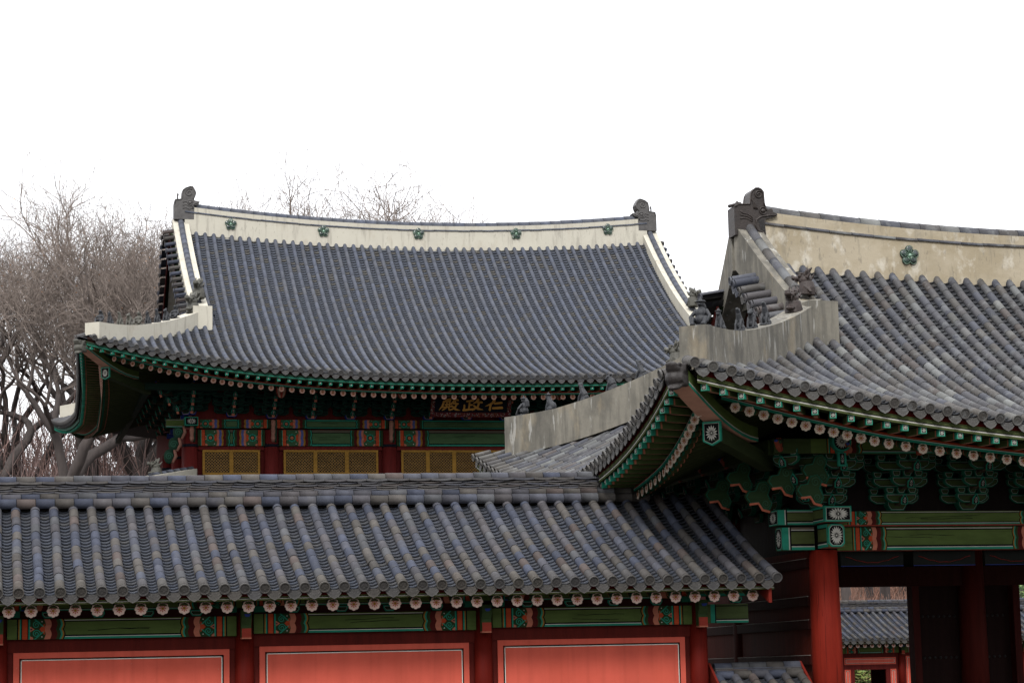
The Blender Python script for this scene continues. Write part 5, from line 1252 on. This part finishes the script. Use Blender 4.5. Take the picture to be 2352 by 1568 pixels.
def tree(kind,x,y,z,H,rot,label,group='bare trees beyond the hall'):
    a,b,hh,cache=TM[kind]; hh=max(max(p[2] for p in a.v),sorted(p[2] for p in b.v)[int(len(b.v)*.985)])/1.02; root=empty('bare_tree',(x,y,z),label,'tree',group); s=H/ (hh*1.02)
    if not cache:
        o1=a.build('trunk',M_BARK); o2=b.build('crown',M_TWIG); cache.extend([o1.data,o2.data])
    else:
        o1=bpy.data.objects.new('trunk',cache[0]); o2=bpy.data.objects.new('crown',cache[1]); col.objects.link(o1); col.objects.link(o2)
    for o in (o1,o2): o.parent=root
    root.scale=(s,s,s); root.rotation_euler=(0,0,rot)
tl=[ # px of trunk, top py, Y, kind
 (62,512,126,2,'bare tree between the left edge and the thickest forked trunk'),
 (262,520,120,4,'bare tree behind the left hip ridge statues, mid-height crown'),
 (128,497,114,0,'tall bare tree with the thickest dark forked trunk, far left behind the hall corner'),
 (10,512,119,1,'bare tree cut by the left edge of the photo'),
 (205,505,121,3,'bare tree with dense upright twigs right of the thickest forked trunk'),
 (310,508,122,1,'bare tree rising left of the hall gable, second from the gable edge'),
 (392,500,128,2,'bare tree partly hidden behind the hall gable edge'),
 (350,640,139,4,'small distant bare tree low beside the roof underside')
]
for i,(px,py,Y_,k_,lb) in enumerate(tl):
    p=at(px,py+6,Y_); b0=hillz(p.x,Y_)-.3; tree(k_,p.x,Y_,b0,p.z-b0,i*1.7,lb)
for i,(px,py,k_,lb) in enumerate(((516,436,0,'small bare treetop just right of the hall left ridge beast'),(640,462,3,'low bare treetop between two ridge blossoms, thin and short'),(755,422,1,'bare treetop, left one of the taller cluster above the hall ridge'),(818,426,2,'bare treetop in the middle of the cluster above the hall ridge'),(860,446,4,'bare treetop, right one of the cluster above the hall ridge'))):
    Y_=152; p=at(px,py+20,Y_); b0=hillz(p.x,Y_)-.3; tree(k_,p.x,Y_,b0,p.z-b0,i*2.1+.4,lb)
for i,(px,k_,Y_,lb) in enumerate(((1945,1,150,'bare tree seen through the gate, left of the opening'),(1990,3,166,'bare tree seen through the gate above the middle of the far roof'),(2030,0,158,'bare tree with twin trunk seen through the gate'),(2078,2,172,'bare tree trunk at the right side of the gate opening'),(2346,4,160,'bare tree in the narrow right gate opening'))):
    p=at(px,1360,Y_); tree(k_,p.x,Y_,hillz(p.x,Y_)-.3,17,i*1.3,lb,'bare trees seen through the gate')
# scrub on the hill
rg=random.Random(8); mb=MB()
for k in range(15000):
    y=rg.uniform(128,200); x=rg.uniform(-30,110) if k%2 else y*rg.uniform(.38,.52); z=hillz(x,y); h=rg.uniform(.8,3.2); p=V((x,y,z-.2)); d=V((rg.gauss(0,.35),rg.gauss(0,.3),1)).normalized()
    c=lerp((.15,.10,.08),(.26,.13,.09),rg.random()); mb.tube([p,p+d*h*.5,p+d*h+V((rg.gauss(0,.3),0,0))],[.05,.035,.015],3,c,0,False,False)
for k in range(2600):
    x=rg.uniform(-26,18); y=rg.uniform(118,150); p=V((x,y,hillz(x,y)-.2)); d=V((rg.gauss(0,.18),rg.gauss(0,.18),1)).normalized(); h=rg.uniform(4,9.5); c=lerp((.13,.095,.09),(.24,.15,.13),rg.random()); q=p+d*h
    mb.tube([p,p+d*h*.5,q],[.045,.035,.014],3,c,0,False,False)
    for j in range(7):
        o=p+d*h*rg.uniform(.35,.95); e=V((rg.gauss(0,.6),rg.gauss(0,.6),.9)).normalized(); mb.tube([o,o+e*rg.uniform(.7,1.8)],[.022,.010],3,c,0,False,False)
mb.build('brushwood',M_TWIG); bpy.data.objects['brushwood']['kind']='stuff'; bpy.data.objects['brushwood']['label']='reddish brown brushwood and saplings behind the buildings'
def bush(name,c,rad,n,cols_,label,cat,lw=.09):
    rg=random.Random(len(label)); root=empty(name,(c[0],c[1],0),label,cat); mb=MB()
    for k in range(n):
        u=rg.uniform(-1,1);a=rg.random()*6.28; q=rg.random()**.4; p=V(c)+V((rad[0]*q*math.cos(a)*math.sqrt(1-u*u),rad[1]*q*math.sin(a)*math.sqrt(1-u*u),rad[2]*q*u))
        d=V((rg.gauss(0,1),rg.gauss(0,1),rg.gauss(-.2,.7))).normalized(); e=d.orthogonal().normalized()*lw*.3; d*=lw*1.4
        mb.poly([p-d,p+e,p+d,p-e],mul(rg.choice(cols_),rg.uniform(.6,1.3)))
    mb.build('foliage',M_LEAF,root); mb=MB()
    for k in range(6): mb.tube([(c[0]+rg.uniform(-.3,.3)*rad[0],c[1],0),(c[0]+rg.uniform(-.7,.7)*rad[0],c[1],c[2])],[.03,.015],5,(.1,.08,.06))
    mb.build('stem',M_BARK,root)
bush('bamboo_shrub',(40.7,101.5,1.5),(2.6,.8,1.2),2600,[(.16,.20,.05),(.35,.30,.12),(.10,.15,.04)],'yellow green bamboo shrub seen through the far range doorway','shrub',.16)
p=at(2350,1365,112); bush('evergreen_shrub',(p.x,112,4.6),(2.2,2,2.6),2600,[(.05,.10,.03),(.10,.15,.05)],'green evergreen shrub above the far roof in the narrow right gate opening','shrub',.18)
